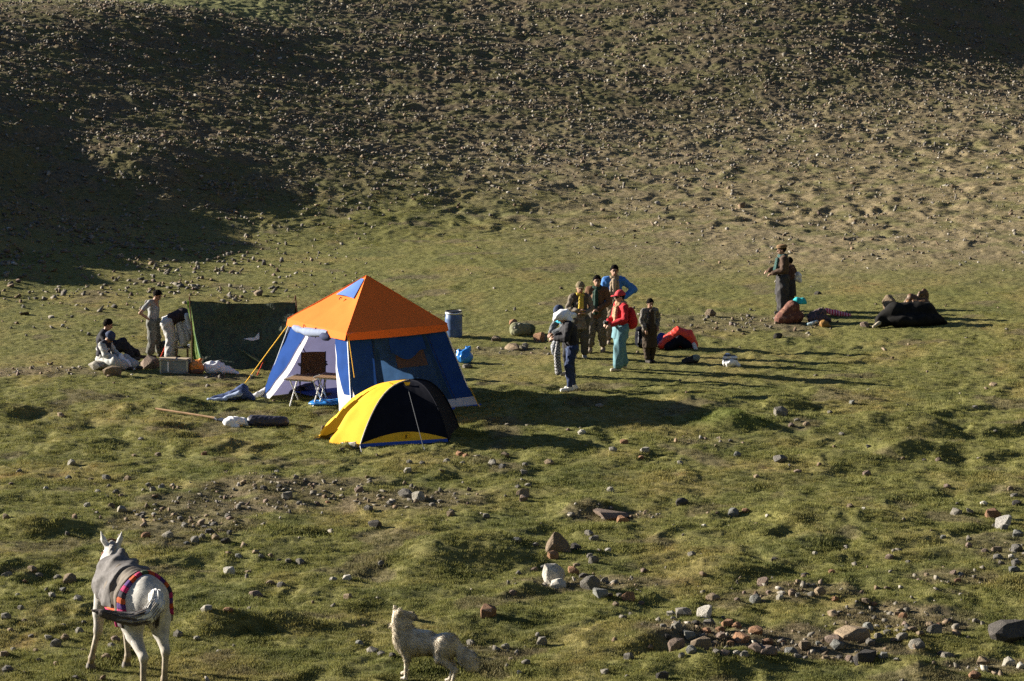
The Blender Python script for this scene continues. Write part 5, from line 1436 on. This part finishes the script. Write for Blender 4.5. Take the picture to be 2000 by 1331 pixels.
# man in brown jacket
p = Person(foot(1166, 688), math.pi - .2, 'man in open brown jacket over a dark green jumper', .99, GRP, elr=(.27, .0, 1.14), wrr=(.05, .22, 1.02), ell=(-.27, .0, 1.14), wrl=(-.06, .23, 1.00), hf=(-.15, 1, -.05), anr=(.14, .08, .085), anl=(-.13, -.06, .085), knr=(.12, .08, .5))
p.body(hands={'r': (-.8, .3, -.3), 'l': (.8, .3, -.3)}); p.hair(M_hair, .018)
p.top(wc('bottle_green', (.02, .045, .035)), 'jumper', .020, .83, .5, arms='')
J0 = Soft()
p.top(wc('brown_jacket', (.125, .065, .035)), 'jacket', .034, .80)
Soft().cap((0, .17, 1.40), (0, .185, .92), .05, .055).wrinkle(.006, 26, 27).build('jumper_front', MATS['bottle_green'], p.root, .013)
p.scarf(MATS['bottle_green'], ((.05, .13, 1.38, .07, .17, 1.0),), .036)
p.legs(patchy('drab_camo', [(.10, .085, .065), (.14, .12, .09), (.075, .065, .05), (.17, .14, .10)], 10, 2), 'trousers', .034, .012, .12, (.016, 24, 14)); p.shoes(wc('dusty_boot', (.20, .165, .13)))

# man in blue jacket
p = Person(foot(1199, 672), math.pi + .05, 'tall man in bright blue jacket with a hand on his hip', 1.035, GRP, ell=(-.44, -.05, 1.19), wrl=(-.19, .10, 1.02), elr=(.27, -.02, 1.13), wrr=(.24, .08, .90), hf=(.05, 1, -.05))
p.body(hands={'l': (.7, .4, -.6)}); p.hair(M_hair, .018)
p.top(wc('tan_shirt', (.34, .26, .18)), 'long_shirt', .02, .62, .5, .04, arms=''); p.top(wc('blue_shell', (.04, .16, .46), spec=.4), 'jacket', .034, .86)
Soft().cap((0.02, .155, 1.42), (.01, .175, .95), .055, .05).wrinkle(.006, 26, 28).build('shirt_front', MATS['tan_shirt'], p.root, .013)
p.scarf(wc('khaki_scarf', (.26, .20, .13)), ((.07, .13, 1.38, .085, .17, 1.05), (-.06, .13, 1.38, -.07, .17, 1.1)), .04)
p.legs(wc('tan_trousers', (.24, .19, .14)), 'trousers', .035, .012); p.shoes(wc('dusty_boot', (.20, .165, .13)))

# boy
p = Person(foot(1268, 708), math.pi - .55 + 1.0, 'boy in dark brown long shirt and grey camouflage jacket', .80, ell=(-.31, -.10, 1.17), wrl=(-.2, .08, .98), elr=(.25, .02, 1.15), wrr=(.2, .12, .93), hf=(.1, 1, -.25), anr=(.08, .05, .085), anl=(-.08, -.02, .085))
p.body(); p.hair(M_hair, .020)
p.top(patchy('grey_camo', [(.10, .09, .075), (.17, .15, .125), (.055, .05, .045), (.26, .24, .21)], 12, 2), 'jacket', .034, .86)
Soft().cap((0.03, .15, 1.40), (.02, .165, .85), .075, .075).wrinkle(.008, 26, 29).build('shirt_front', wc('dark_brown_cotton', (.042, .03, .02)), p.root, .013)
p.skirt(MATS['dark_brown_cotton'], 'long_shirt', 1.0, .42, .15, .17); p.legs(MATS['dark_brown_cotton'], 'trousers', .03, .0, .05); p.shoes(wc('dark_shoe', (.05, .045, .04)))

# right: man in brown coat and another behind him
p = Person(foot(1527, 615), math.pi / 2 + .1, 'man in brown jacket and wool cap beside the rust brown sack', .985, hf=(0, 1, -.1), elr=(.24, .05, 1.14), wrr=(.16, .30, 1.08), ell=(-.25, .04, 1.13), wrl=(-.15, .27, 1.05), knr=(.11, .0, .5))
p.body(); p.hair(M_hair, .012, -.04); p.pakol(wc('tan_wool', (.19, .12, .06)))
p.top(wc('brown_wool', (.068, .042, .029)), 'jacket', .036, .80); p.skirt(wc('grey_kameez', (.033, .032, .035)), 'long_shirt', .95, .50, .145, .165)
p.legs(wc('dark_grey_shalwar', (.042, .04, .041)), 'baggy_trousers', .05, .02, .05, (.02, 18, 15)); p.shoes(wc('dark_shoe', (.05, .045, .04)))
p.scarf(wc('dark_green_scarf', (.04, .09, .085)), ((-.05, .13, 1.38, -.07, .19, 1.02), (.05, .13, 1.38, .06, .18, 1.1)), .042)
p = Person(foot(1542, 608), math.pi / 2 - .5, 'person in dark clothes behind the man in wool cap', .76, ell=(-.28, -.06, 1.12), wrl=(-.2, .12, 1.0), elr=(.3, -.08, 1.14), wrr=(.24, .06, .98), hf=(0, 1, -.2))
p.body(); p.hair(M_hair, .018); p.top(wc('dark_maroon', (.07, .035, .03)), 'jacket', .034, .82); p.skirt(wc('grey_kameez', (.055, .055, .062)), 'long_shirt', .95, .5, .16, .22); p.legs(MATS['dark_grey_shalwar'], 'baggy_trousers', .04, .02); p.shoes(MATS['dark_shoe'])
def white_parcel():
    w = p.root.matrix_basis @ Vector((.26, -.16, 1.08))
    r = empty('white_parcel', w, .1, 'small white parcel under the arm of the person behind', 'parcel')
    Soft().ell((0, 0, 0), (.10, .06, .13)).cap((0, 0, .05), (.05, 0, -.1), .06, .05).wrinkle(.012, 24, 30).build('parcel_body', wc('white_cotton2', (.70, .69, .68)), r, .013)
white_parcel()

# left: youth standing with hands on hips
p = Person(foot(301, 699), -math.pi / 2 - .35, 'youth in grey T-shirt standing with hands on hips', .86, chest=(0, .02, 1.28), neck=(0, .05, 1.45), head=(0, .13, 1.575), hf=(0, .85, -.55),
           elr=(.38, -.16, 1.17), wrr=(.19, -.02, .99), ell=(-.38, -.14, 1.17), wrl=(-.19, .0, .99), anr=(.12, -.06, .085), anl=(-.14, .10, .085))
p.body(hands={'r': (-.5, .5, -.6), 'l': (.5, .5, -.6)}); p.hair(M_hair, .022)
p.top(wc('grey_tshirt', (.24, .245, .25)), 'tshirt', .018, .93, .45); p.legs(wc('grey_trousers', (.12, .12, .105)), 'trousers', .035, .014, .08, (.018, 22, 16)); p.shoes(wc('dark_shoe', (.05, .045, .04)))

# man bending into the shelter
p = Person(foot(337, 703), -math.pi / 2 + .1, 'man bending forward into the camouflage shelter, dark waistcoat and pale shirt', .93, pelvis=(0, -.08, .92), chest=(0, .26, 1.06), neck=(0, .43, 1.06), head=(0, .55, 1.0), hf=(0, .45, -.9),
           shr=(.17, .36, 1.05), shl=(-.17, .36, 1.05), elr=(.2, .42, .78), wrr=(.14, .52, .56), ell=(-.2, .42, .78), wrl=(-.14, .52, .56), hipr=(.1, -.10, .87), hipl=(-.1, -.10, .87), knr=(.11, -.02, .5), knl=(-.11, .0, .5), anr=(.12, -.08, .085), anl=(-.12, .0, .085))
p.body(); p.hair()
p.top(wc('pale_kameez', (.50, .50, .51)), 'shirt', .022, .86, 1.0); p.top(wc('dark_waistcoat', (.03, .022, .025)), 'waistcoat', .038, 1.0, .4, arms='')
p.legs(wc('pale_shalwar', (.42, .41, .40)), 'baggy_trousers', .05, .02, .06, (.018, 18, 17)); p.shoes(MATS['dark_shoe'])
Soft().cap((.04, .16, .92), (.04, .26, .42), .08, .11).cap((.04, .32, .90), (.04, .38, .5), .06, .07).wrinkle(.014, 22, 31, 7, (1, 1, .3)).build('hanging_shirt', MATS['pale_kameez'], p.root, .014)

# two seated men
p = Person(foot(196, 712) + Vector((0, .55, 0)), -math.pi / 2 + .1, 'man in dark clothes sitting on the grass with one knee drawn up', .95, pelvis=(0, 0, .14), chest=(0, -.02, .48), neck=(0, .03, .66), head=(0, .10, .80), hf=(0, .9, -.45),
           shr=(.18, 0, .61), shl=(-.18, 0, .61), elr=(.24, .10, .36), wrr=(.12, .30, .38), ell=(-.24, .10, .36), wrl=(-.12, .32, .38), hipr=(.10, .02, .13), hipl=(-.10, .02, .13), knr=(.12, .42, .42), knl=(-.13, .45, .30), anr=(.12, .62, .085), anl=(-.14, .75, .085))
p.root.location.z = G(p.root.location.x, p.root.location.y)
p.body(); p.hair(M_hair, .018); p.top(wc('black_coat', (.018, .018, .024)), 'coat', .036, .88); p.legs(wc('black_trousers', (.016, .017, .024)), 'trousers', .035, .01); p.shoes(MATS['dark_shoe'])
p = Person(foot(199, 722) + Vector((0, .18, 0)), -math.pi / 2 - .25, 'man in navy cap and pale grey robe sitting beside the flat slab', .92, pelvis=(0, 0, .14), chest=(0, .02, .46), neck=(0, .09, .60), head=(0, .17, .71), hf=(0, .7, -.75),
           shr=(.18, .06, .56), shl=(-.18, .06, .56), elr=(.24, .18, .34), wrr=(.10, .34, .28), ell=(-.24, .18, .34), wrl=(-.10, .36, .28), hipr=(.10, .02, .13), hipl=(-.10, .02, .13), knr=(.26, .40, .20), knl=(-.22, .44, .18), anr=(.04, .56, .08), anl=(-.10, .74, .08))
p.root.location.z = G(p.root.location.x, p.root.location.y)
p.body(); p.hair(M_hair, .010, -.03); p.cap(wc('navy_cap', (.035, .05, .10)), False, .028, .0)
p.top(wc('pale_robe', (.40, .40, .38)), 'robe', .034, .86, 1.0, .03, (.014, 20, 18)); p.top(wc('black_vest', (.02, .02, .03)), 'vest', .046, 1.12, .4, arms='')
p.legs(MATS['pale_robe'], 'baggy_trousers', .05, .02, .05, (.02, 18, 19)); p.shoes(MATS['dark_shoe'])
# ---------------------------------------------------------------- white horse
def mirror(f):
    for s in (-1, 1): f(s)
def horse():
    a = P(206, 1305); b_ = P(311, 1357)
    c = (a + b_) / 2; c.z = G(c.x, c.y)
    d = a - b_; rz = math.atan2(-d.x, d.y) - .12
    root = empty('horse', c, rz, 'white horse seen from behind under a grey blanket with colourful trim', 'horse')
    def gz(x, y):
        w = Matrix.Rotation(rz, 3, 'Z') @ Vector((x, y, 0)); return G(c.x + w.x, c.y + w.y) - c.z
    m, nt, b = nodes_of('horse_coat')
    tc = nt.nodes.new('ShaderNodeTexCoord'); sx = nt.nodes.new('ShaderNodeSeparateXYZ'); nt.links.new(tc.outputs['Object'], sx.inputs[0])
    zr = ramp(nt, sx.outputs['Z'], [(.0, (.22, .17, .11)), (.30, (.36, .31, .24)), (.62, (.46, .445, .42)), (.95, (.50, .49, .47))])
    n1 = tex(nt, 'Noise', 7, 4); n2 = tex(nt, 'Noise', 45, 3)
    r1 = ramp(nt, n1.outputs[0], [(.3, (.58, .57, .56)), (.65, (1.08, 1.07, 1.04))]); r2 = ramp(nt, n2.outputs[0], [(.3, (.88, .88, .88)), (.7, (1.08, 1.08, 1.07))])
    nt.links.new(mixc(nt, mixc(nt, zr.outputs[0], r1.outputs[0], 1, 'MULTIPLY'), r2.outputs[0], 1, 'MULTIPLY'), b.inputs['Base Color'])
    b.inputs['Roughness'].default_value = .7; b.inputs['Specular IOR Level'].default_value = .25
    bump(nt, b, n2.outputs[0], .2, .01)
    B = Soft()
    B.ell((0, 0, 1.03), (.255, .58, .30), .08).ell((0, .46, 1.05), (.215, .25, .30), .08).ell((0, -.46, 1.12), (.245, .32, .255), .08).ell((.0, -.62, 1.05), (.21, .16, .2), .08)
    B.cap((0, .40, 1.28), (0, .05, 1.23), .10, .12, .08).cap((0, -.2, 1.25), (0, -.55, 1.27), .10, .09, .1).cap((0, -.55, 1.27), (0, -.72, 1.15), .09, .08, .06)
    nk = ((1, 0, 0), .68)
    B.cap((0, .52, 1.12), (.12, .84, 1.24), .22, .145, .08).cap((.12, .84, 1.24), (.17, .95, 1.33), .14, .108, .05)
    hd0, hd1 = Vector((.18, .97, 1.35)), Vector((.34, 1.25, 1.06))
    B.cap(hd0, hd1, .098, .055, .05).cap(hd0 + Vector((0, .06, -.09)), hd0.lerp(hd1, .55) + Vector((0, -.02, -.05)), .075, .045, .05).ell(hd1 + Vector((0, .02, 0)), (.055, .06, .055), .03)
    for s in (-1, 1):
        B.cap((s * .055 + .17, .95 - s * .03, 1.41), (s * .09 + .17, .96 - s * .05, 1.50), .034, .036, .02).cap((s * .09 + .17, .96 - s * .05, 1.49), (s * .115 + .17, .97 - s * .06, 1.60), .034, .008, .015)
        fx = -.27 if s < 0 else .15; fy = .62 if s < 0 else .50
        z0 = gz(fx, fy)
        B.cap((s * .14, .46, 1.0), (s * .15 + (fx + .15) * .35 * (s < 0), .52, .72), .125, .075, .06)
        k = Vector((s * .145 + (fx + .145) * .5 * (s < 0), .53, .50))
        B.cap((s * .15 + (fx + .15) * .35 * (s < 0), .52, .72), k, .072, .052, .04).ell(k, (.052, .052, .06), .03)
        B.cap(k, (fx, fy - .02, .17 + z0), .040, .034, .03).ell((fx, fy - .02, .15 + z0), (.044, .048, .045), .02).cap((fx, fy - .02, .15 + z0), (fx, fy + .03, .07 + z0), .036, .042, .02)
        hx = s * .17; hy = -.60 + .08 * s
        z0 = gz(hx, hy)
        B.cap((s * .125, -.42, 1.08), (s * .165, -.46, .84), .19, .15, .08).cap((s * .165, -.46, .84), (s * .17, -.52, .68), .145, .095, .06)
        B.cap((s * .17, -.52, .68), (s * .165, -.72 + .06 * s, .47), .090, .052, .05).ell((s * .165, -.73 + .06 * s, .47), (.048, .058, .065), .03)
        B.cap((s * .165, -.73 + .06 * s, .46), (hx, hy - .08, .17 + z0), .042, .034, .03).ell((hx, hy - .08, .15 + z0), (.043, .048, .045), .02).cap((hx, hy - .08, .15 + z0), (hx, hy - .03, .07 + z0), .036, .042, .02)
        for (x, y) in ((fx, fy + .03), (hx, hy - .03)):
            z0 = gz(x, y)
            MB().lathe([(.062, -.01), (.058, .03), (.046, .075), (.03, .08)], 14, (x, y, z0)).build('hoof', solid('hoof', (.09, .075, .06), .6), root)
    B.ell((.0, -.80, .98), (.02, .06, .16), .05, None, True)
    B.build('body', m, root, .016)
    for s in (-1, 1): MB().lathe([(.003, -.016), (.018, -.006), (.018, .006), (.003, .016)], 10, hd0.lerp(hd1, .38) + Vector((s * .078, .0, .03))).build('eye', M_eye, root)
    # mane, forelock, tail
    grey_hair = cloth('mane_grey', (.22, .21, .20), .4, 30); dark_hair = cloth('tail_dark', (.075, .062, .055), .5, 30); mid_hair = cloth('tail_grey', (.25, .235, .22), .4, 30); white_hair = cloth('tail_white', (.62, .61, .58), .2, 30)
    Soft().cap((.07, .72, 1.34), (.15, .89, 1.42), .035, .045).cap((.17, .93, 1.42), (.21, 1.05, 1.43), .05, .04).wrinkle(.012, 50, 3, 7, (1, 1, .3)).build('mane', grey_hair, root, .013)
    def strands(name, pts, rad, mat, n, seed, wid):
        r = np.random.default_rng(seed); mb = MB()
        P_ = [Vector(p) for p in pts]
        for i in range(n):
            o = Vector(r.normal(size=3)); o.normalize(); l = r.uniform(.75, 1.0)
            q = []
            for j, p in enumerate(P_):
                t = j / (len(P_) - 1)
                if t > l: break
                q.append(p + o * (rad[j] * r.uniform(.75, 1.05)))
            if len(q) > 2: mb.tube(q, [wid] * (len(q) - 1) + [wid * .3], 4)
        return mb.build(name, mat, root)
    T = [(0, -.72, 1.22), (-.01, -.83, 1.21), (-.05, -.92, 1.12), (-.16, -.95, 1.02), (-.32, -.90, .98), (-.48, -.80, 1.01), (-.62, -.70, 1.05), (-.72, -.62, 1.08)]
    R_ = [.04, .08, .105, .10, .085, .07, .055, .02]
    S = Soft()
    for i in range(4): S.cap(T[i], T[i + 1], R_[i] * .85, R_[i + 1] * .85, .03)
    S.wrinkle(.006, 60, 5).build('tail', white_hair, root, .013)
    strands('tail_strands', T[:5], [r * 1.0 for r in R_[:5]], white_hair, 90, 6, .007)
    S = Soft()
    for i in range(3, 7): S.cap(T[i], T[i + 1], R_[i] * .8, R_[i + 1] * .8, .03)
    S.wrinkle(.006, 60, 7).build('tail_end', dark_hair, root, .013)
    strands('tail_mid_strands', T[2:7], [r * 1.02 for r in R_[2:7]], mid_hair, 60, 18, .007)
    strands('tail_end_strands', T[3:], [r * 1.02 for r in R_[3:]], dark_hair, 90, 8, .007)
    strands('tail_underside', [(0.0, -.80, 1.08), (-.02, -.84, .98), (-.03, -.84, .85), (-.02, -.82, .75)], [.05, .05, .045, .02], dark_hair, 50, 9, .007)
    # blankets: shells that follow the back
    def shell(add, y0, y1, zlow, extra=(), wr=None):
        q = Soft()
        q.ell((0, 0, 1.03), (.255 + add, .58 + add, .30 + add), .08).ell((0, .46, 1.05), (.215 + add, .25 + add, .30 + add), .08).ell((0, -.46, 1.12), (.245 + add, .32 + add, .255 + add), .08)
        q.cap((0, .40, 1.28), (0, .05, 1.23), .10 + add, .12 + add, .08).cap((0, -.2, 1.25), (0, -.55, 1.27), .10 + add, .09 + add, .1)
        for s in (-1, 1): q.cap((s * .125, -.42, 1.08), (s * .165, -.46, .84), .19 + add, .15 + add, .08)
        for e in extra: q.cap(*e)
        if wr: q.wrinkle(*wr)
        q.clip((0, -1, .12), -y0 + .12 * 1.2).clip((0, 1, 0), y1).clip((0, 0, -1), -zlow)
        return q
    cl = patchy('saddle_cloth_dark', [(.04, .035, .035), (.07, .05, .045), (.05, .04, .04)], 12, 2)
    shell(.028, -.49, .34, .78).build('saddle_cloth', cl, root, .016)
    shell(.040, -.43, .42, .88, (), (.020, 11, 11, 5, (.6, 1.6, .5))).build('felt_pad', cloth('brown_grey_felt', (.135, .115, .095), .2, 16), root, .016)
    shell(.062, -.10, .56, .92, (((-.1, .52, 1.30), (.12, .46, 1.36), .09, .08, .06), ((0, .30, 1.36), (.06, .40, 1.47), .09, .05, .06), ((-.22, -.05, 1.15), (.2, .02, 1.30), .05, .05, .06), ((-.26, .2, 1.05), (.16, .25, 1.34), .06, .06, .06)), (.034, 9, 12, 6, (.7, 1.5, .8))).build('grey_blanket', cloth('grey_wool', (.115, .108, .106), .3, 22), root, .016)
    TR = [(.36, .06, .025), (.28, .02, .085), (.06, .025, .12), (.36, .075, .025), (.04, .03, .045), (.30, .02, .09), (.07, .03, .14), (.36, .06, .02), (.28, .02, .07), (.05, .07, .04)]
    n = 19
    for i in range(n):
        a0 = math.radians(-112 + 224 * i / n); a1 = math.radians(-112 + 224 * (i + 1) / n) + .004
        col = TR[i % len(TR)]
        q = shell(.042, -.53, -.445, .80)
        # wedge about the horse's long axis
        q.clip((-math.cos(a0), 0, math.sin(a0)), math.sin(a0) * 1.0)
        q.clip((math.cos(a1), 0, -math.sin(a1)), -math.sin(a1) * 1.0)
        try: q.build('trim_patch', cloth('trim_%d' % (i % len(TR)), col, .15, 20), root, .014)
        except Exception as e: print('trim', i, e)
    for s in (-1, 1):
        q = shell(.058, -.36, .12, .77); q.clip((0, 0, 1), .90).clip((-s, 0, 0), -.08); q.build('pink_border', cloth('pink_wool', (.42, .025, .13), .2, 16), root, .014)
        q = shell(.064, -.36, .12, .90); q.clip((0, 0, 1), .935).clip((-s, 0, 0), -.08); q.build('orange_border', cloth('orange_braid', (.55, .10, .03), .2, 16), root, .014)
        for k, (y, col) in enumerate(((.10, (.60, .25, .03)), (.05, (.55, .04, .04)), (-.18, (.5, .03, .12)))):
            strands('tassel', [(s * .29, y, .80), (s * .295, y, .74), (s * .30, y - .01, .66)], [.015, .025, .03], cloth('tassel_%d' % k, col, .2), 26, 30 + k, .006)
    MB().tube([(.262 * math.sin(w) , .14, 1.03 - .31 * math.cos(w)) for w in np.linspace(-1.7, 1.7, 15)], .012, 6).build('girth_strap', cloth('white_strap', (.5, .48, .44), .15), root)
    # bridle
    br = cloth('bridle_leather', (.09, .045, .025), .2)
    ringp = [hd0 + Vector((.108 * math.cos(w), .0 + .05 * math.sin(w), .03 + .11 * math.sin(w))) for w in np.linspace(0, 6.283, 15)]
    MB().tube(ringp, .012, 5).build('bridle_strap', br, root)
    for s in (-1, 1):
        MB().tube([hd0 + Vector((s * .102, .0, .05)), hd0.lerp(hd1, .45) + Vector((s * .085, 0, 0)), hd0.lerp(hd1, .8) + Vector((s * .066, 0, 0))], .012, 5).build('bridle_strap', br, root)
    Soft().cap((.06, .95, 1.34), (-.01, .93, 1.14), .028, .034).cap((-.01, .93, 1.14), (-.08, .84, .95), .034, .03).wrinkle(.01, 40, 14).build('neck_band', cloth('maroon_braid', (.13, .035, .025), .3), root, .013)
    strands('tassel', [(.0, .97, 1.26), (-.02, .97, 1.20), (-.03, .96, 1.10)], [.015, .03, .03], cloth('tassel_y', (.62, .36, .03), .2), 26, 40, .006)
    strands('tassel', [(-.06, .92, 1.06), (-.08, .91, 1.00), (-.09, .90, .91)], [.015, .03, .03], cloth('tassel_r', (.5, .12, .03), .2), 26, 41, .006)
horse()

# ---------------------------------------------------------------- shaggy dog
def dog():
    a = P(795, 1325); c = a + Vector((.225, -.09, 0)); c.z = G(c.x, c.y)
    rz = math.pi / 2 - .38
    root = empty('dog', c, rz, 'pale shaggy dog standing on the turf with its head turned away', 'dog')
    def gz(x, y):
        w = Matrix.Rotation(rz, 3, 'Z') @ Vector((x, y, 0)); return G(c.x + w.x, c.y + w.y) - c.z
    B = Soft()
    B.ell((0, .24, .46), (.115, .17, .165), .06).cap((0, .20, .47), (0, -.28, .475), .14, .125, .08).ell((0, -.30, .50), (.105, .15, .13), .06)
    B.cap((0, .30, .53), (0, .35, .72), .135, .105, .06).cap((0, .26, .56), (0, -.05, .60), .07, .05, .06)
    hc = Vector((0, .36, .80)); md = Vector((.72, -.63, .10)).normalized(); sd = md.cross(Vector((0, 0, 1))).normalized()
    B.ell(hc, (.082, .085, .078), .04).cap(hc + md * .05 - Vector((0, 0, .01)), hc + md * .165 - Vector((0, 0, .02)), .052, .034, .03)
    for s in (-1, 1):
        e = hc - md * .035 + sd * (s * .06) + Vector((0, 0, .05))
        B.cap(e, e + Vector((0, 0, .065)) + sd * (s * .012), .026, .012, .015)
        fx, fy = s * .07, .27 + .03 * s
        z = gz(fx, fy)
        B.cap((s * .085, .26, .46), (s * .08, fy - .02, .26), .058, .036, .04).cap((s * .08, fy - .02, .26), (fx, fy, .06 + z), .034, .024, .02).cap((fx, fy, .035 + z), (fx, fy + .05, .025 + z), .03, .026, .015)
        hx, hy = s * .085, -.36 + .05 * s
        z = gz(hx, hy)
        B.cap((s * .06, -.30, .50), (s * .085, -.24, .33), .10, .066, .08).cap((s * .095, -.24, .33), (s * .09, -.41 + .05 * s, .20), .060, .032, .03).cap((s * .09, -.41 + .05 * s, .20), (hx, hy, .06 + z), .030, .024, .02).cap((hx, hy, .035 + z), (hx, hy + .05, .025 + z), .03, .026, .015)
    TL = [(0, -.40, .52), (0, -.47, .43), (0, -.55, .33), (.0, -.63, .25), (0, -.70, .21)]; TRr = [.045, .065, .085, .07, .02]
    for i in range(4): B.cap(TL[i], TL[i + 1], TRr[i], TRr[i + 1], .03)
    m = patchy('dog_coat', [(.52, .46, .36), (.60, .54, .43), (.44, .38, .30), (.64, .58, .48)], 9, 4, .9)
    body = B.build('body', m, root, .0125)
    MB().lathe([(.003, -.014), (.02, -.005), (.02, .006), (.003, .014)], 10, hc + md * .20 - Vector((0, 0, .008))).build('nose', M_black, root)
    for s in (-1, 1): MB().lathe([(.002, -.009), (.010, 0), (.002, .009)], 8, hc + md * .07 + sd * (s * .04) + Vector((0, 0, .035))).build('eye', M_eye, root)
    root.scale = (.95, .95, .97)
    # fur
    me = body.data
    n = len(me.polygons)
    cen = np.empty(n * 3); me.polygons.foreach_get('center', cen); cen = cen.reshape(-1, 3)
    nor = np.empty(n * 3); me.polygons.foreach_get('normal', nor); nor = nor.reshape(-1, 3)
    r = np.random.default_rng(8)
    k = r.integers(0, n, 30000)
    p = cen[k] + r.normal(0, .004, (len(k), 3)); q = nor[k]
    low = np.clip((p[:, 2] - .16) / .2, .15, 1.0)
    tail = np.clip((-p[:, 1] - .45) / .15, 0, 1); ruff = np.clip((p[:, 1] - .1) / .15, 0, 1) * np.clip((p[:, 2] - .4) / .15, 0, 1) * np.clip((.80 - p[:, 2]) / .05, 0, 1)
    L = (.030 + .028 * r.random(len(k))) * low * (1 + 1.2 * tail + .8 * ruff)
    cl = np.stack([pn(p[:, 1] * 14, p[:, 2] * 14 + p[:, 0] * 9, 21 + i) for i in range(3)], -1)
    flow = np.array([0, -.75, -.55]) + r.normal(0, .22, (len(k), 3)) + .4 * cl
    d = q * .42 + flow * .9; d /= np.linalg.norm(d, axis=1)[:, None]
    side = np.cross(d, q + r.normal(0, .2, q.shape)); side /= np.maximum(np.linalg.norm(side, axis=1)[:, None], 1e-6)
    w = .0028
    V = np.stack([p - side * w, p + side * w, p + d * L[:, None]], 1).reshape(-1, 3)
    F = np.arange(len(V)).reshape(-1, 3)
    fm = mesh_np('fur', V, F, True)
    qn = q * .85 + d * .3; qn /= np.linalg.norm(qn, axis=1)[:, None]
    fm.normals_split_custom_set_from_vertices(np.repeat(qn, 3, 0).tolist())
    t = pn(p[:, 1] * 9, p[:, 2] * 9, 5) + .5 * pn(p[:, 1] * 25, p[:, 2] * 25, 6) + r.normal(0, .25, len(k))
    cc = np.where((t > .25)[:, None], np.array([.50, .43, .32]), np.array([.78, .69, .54])) * r.uniform(.75, 1.2, (len(k), 1))
    color_attr(fm, np.repeat(cc, 3, 0))
    mm, nt, b = nodes_of('dog_fur'); at = nt.nodes.new('ShaderNodeAttribute'); at.attribute_name = 'col'; nt.links.new(at.outputs['Color'], b.inputs['Base Color']); b.inputs['Roughness'].default_value = .8
    f = link('fur', fm, mm, root); tag(f, kind='stuff')
dog()

# ---------------------------------------------------------------- small pieces belong to the part they sit on
NEST = {'person': {'eye': 'body', 'mouth': 'body', 'eyebrow': 'body', 'brim': 'cap', 'cap_roll': 'wool_cap', 'sunglasses': 'body', 'turquoise_collar': 'jacket', 'orange_scarf': 'jacket'},
        'cabin_tent': {'roof_vent': 'roof_panel', 'window_flap': 'mesh_panel', 'window': 'mesh_panel', 'tent_peg': 'guy_line', 'line_slider': 'guy_line', 'rolled_door_end': 'rolled_door', 'door_tie': 'rolled_door', 'groundsheet_edge': 'floor_sheet'},
        'dome_tent': {'guy_tab': 'fly_panel', 'vent_tab': 'fly_trim', 'vent_hook': 'fly_trim', 'tent_peg': 'guy_line', 'door_toggle': 'vestibule', 'door_flap_fold': 'vestibule'},
        'backpack': {'front_pocket': 'body', 'lid': 'body', 'strap': 'body'}, 'barrel': {'lid_ring': 'lid', 'handle': 'body'}, 'horse': {'hoof': 'body', 'eye': 'body', 'tail_strands': 'tail', 'tail_underside': 'tail', 'tail_mid_strands': 'tail_end', 'tail_end_strands': 'tail_end'},
        'dog': {'nose': 'body', 'eye': 'body', 'fur': 'body'}, 'metal_box': {'cardboard': 'lid', 'latch': 'body', 'corner_strip': 'body'}, 'cooking_pot': {'handle': 'pot_body'}, 'camouflage_windbreak': {'torn_patch': 'tarp_sheet', 'painted_sun_fold': 'tarp_sheet', 'hem': 'tarp_sheet', 'pole_cord': 'pole'}}
for o in list(bpy.data.objects):
    if o.parent is None and o.type == 'EMPTY':
        t = NEST.get(o.name.split('.')[0])
        if not t: continue
        ch = {}
        for c in o.children: ch.setdefault(c.name.split('.')[0], []).append(c)
        for a, b in t.items():
            if b in ch:
                for c in ch.get(a, []): c.parent = ch[b][0]

bpy.context.view_layer.update()
dg = bpy.context.evaluated_depsgraph_get()
for o in THIN:
    me = bpy.data.meshes.new_from_object(o.evaluated_get(dg)); me.name = o.data.name
    o.modifiers.clear(); o.data = me
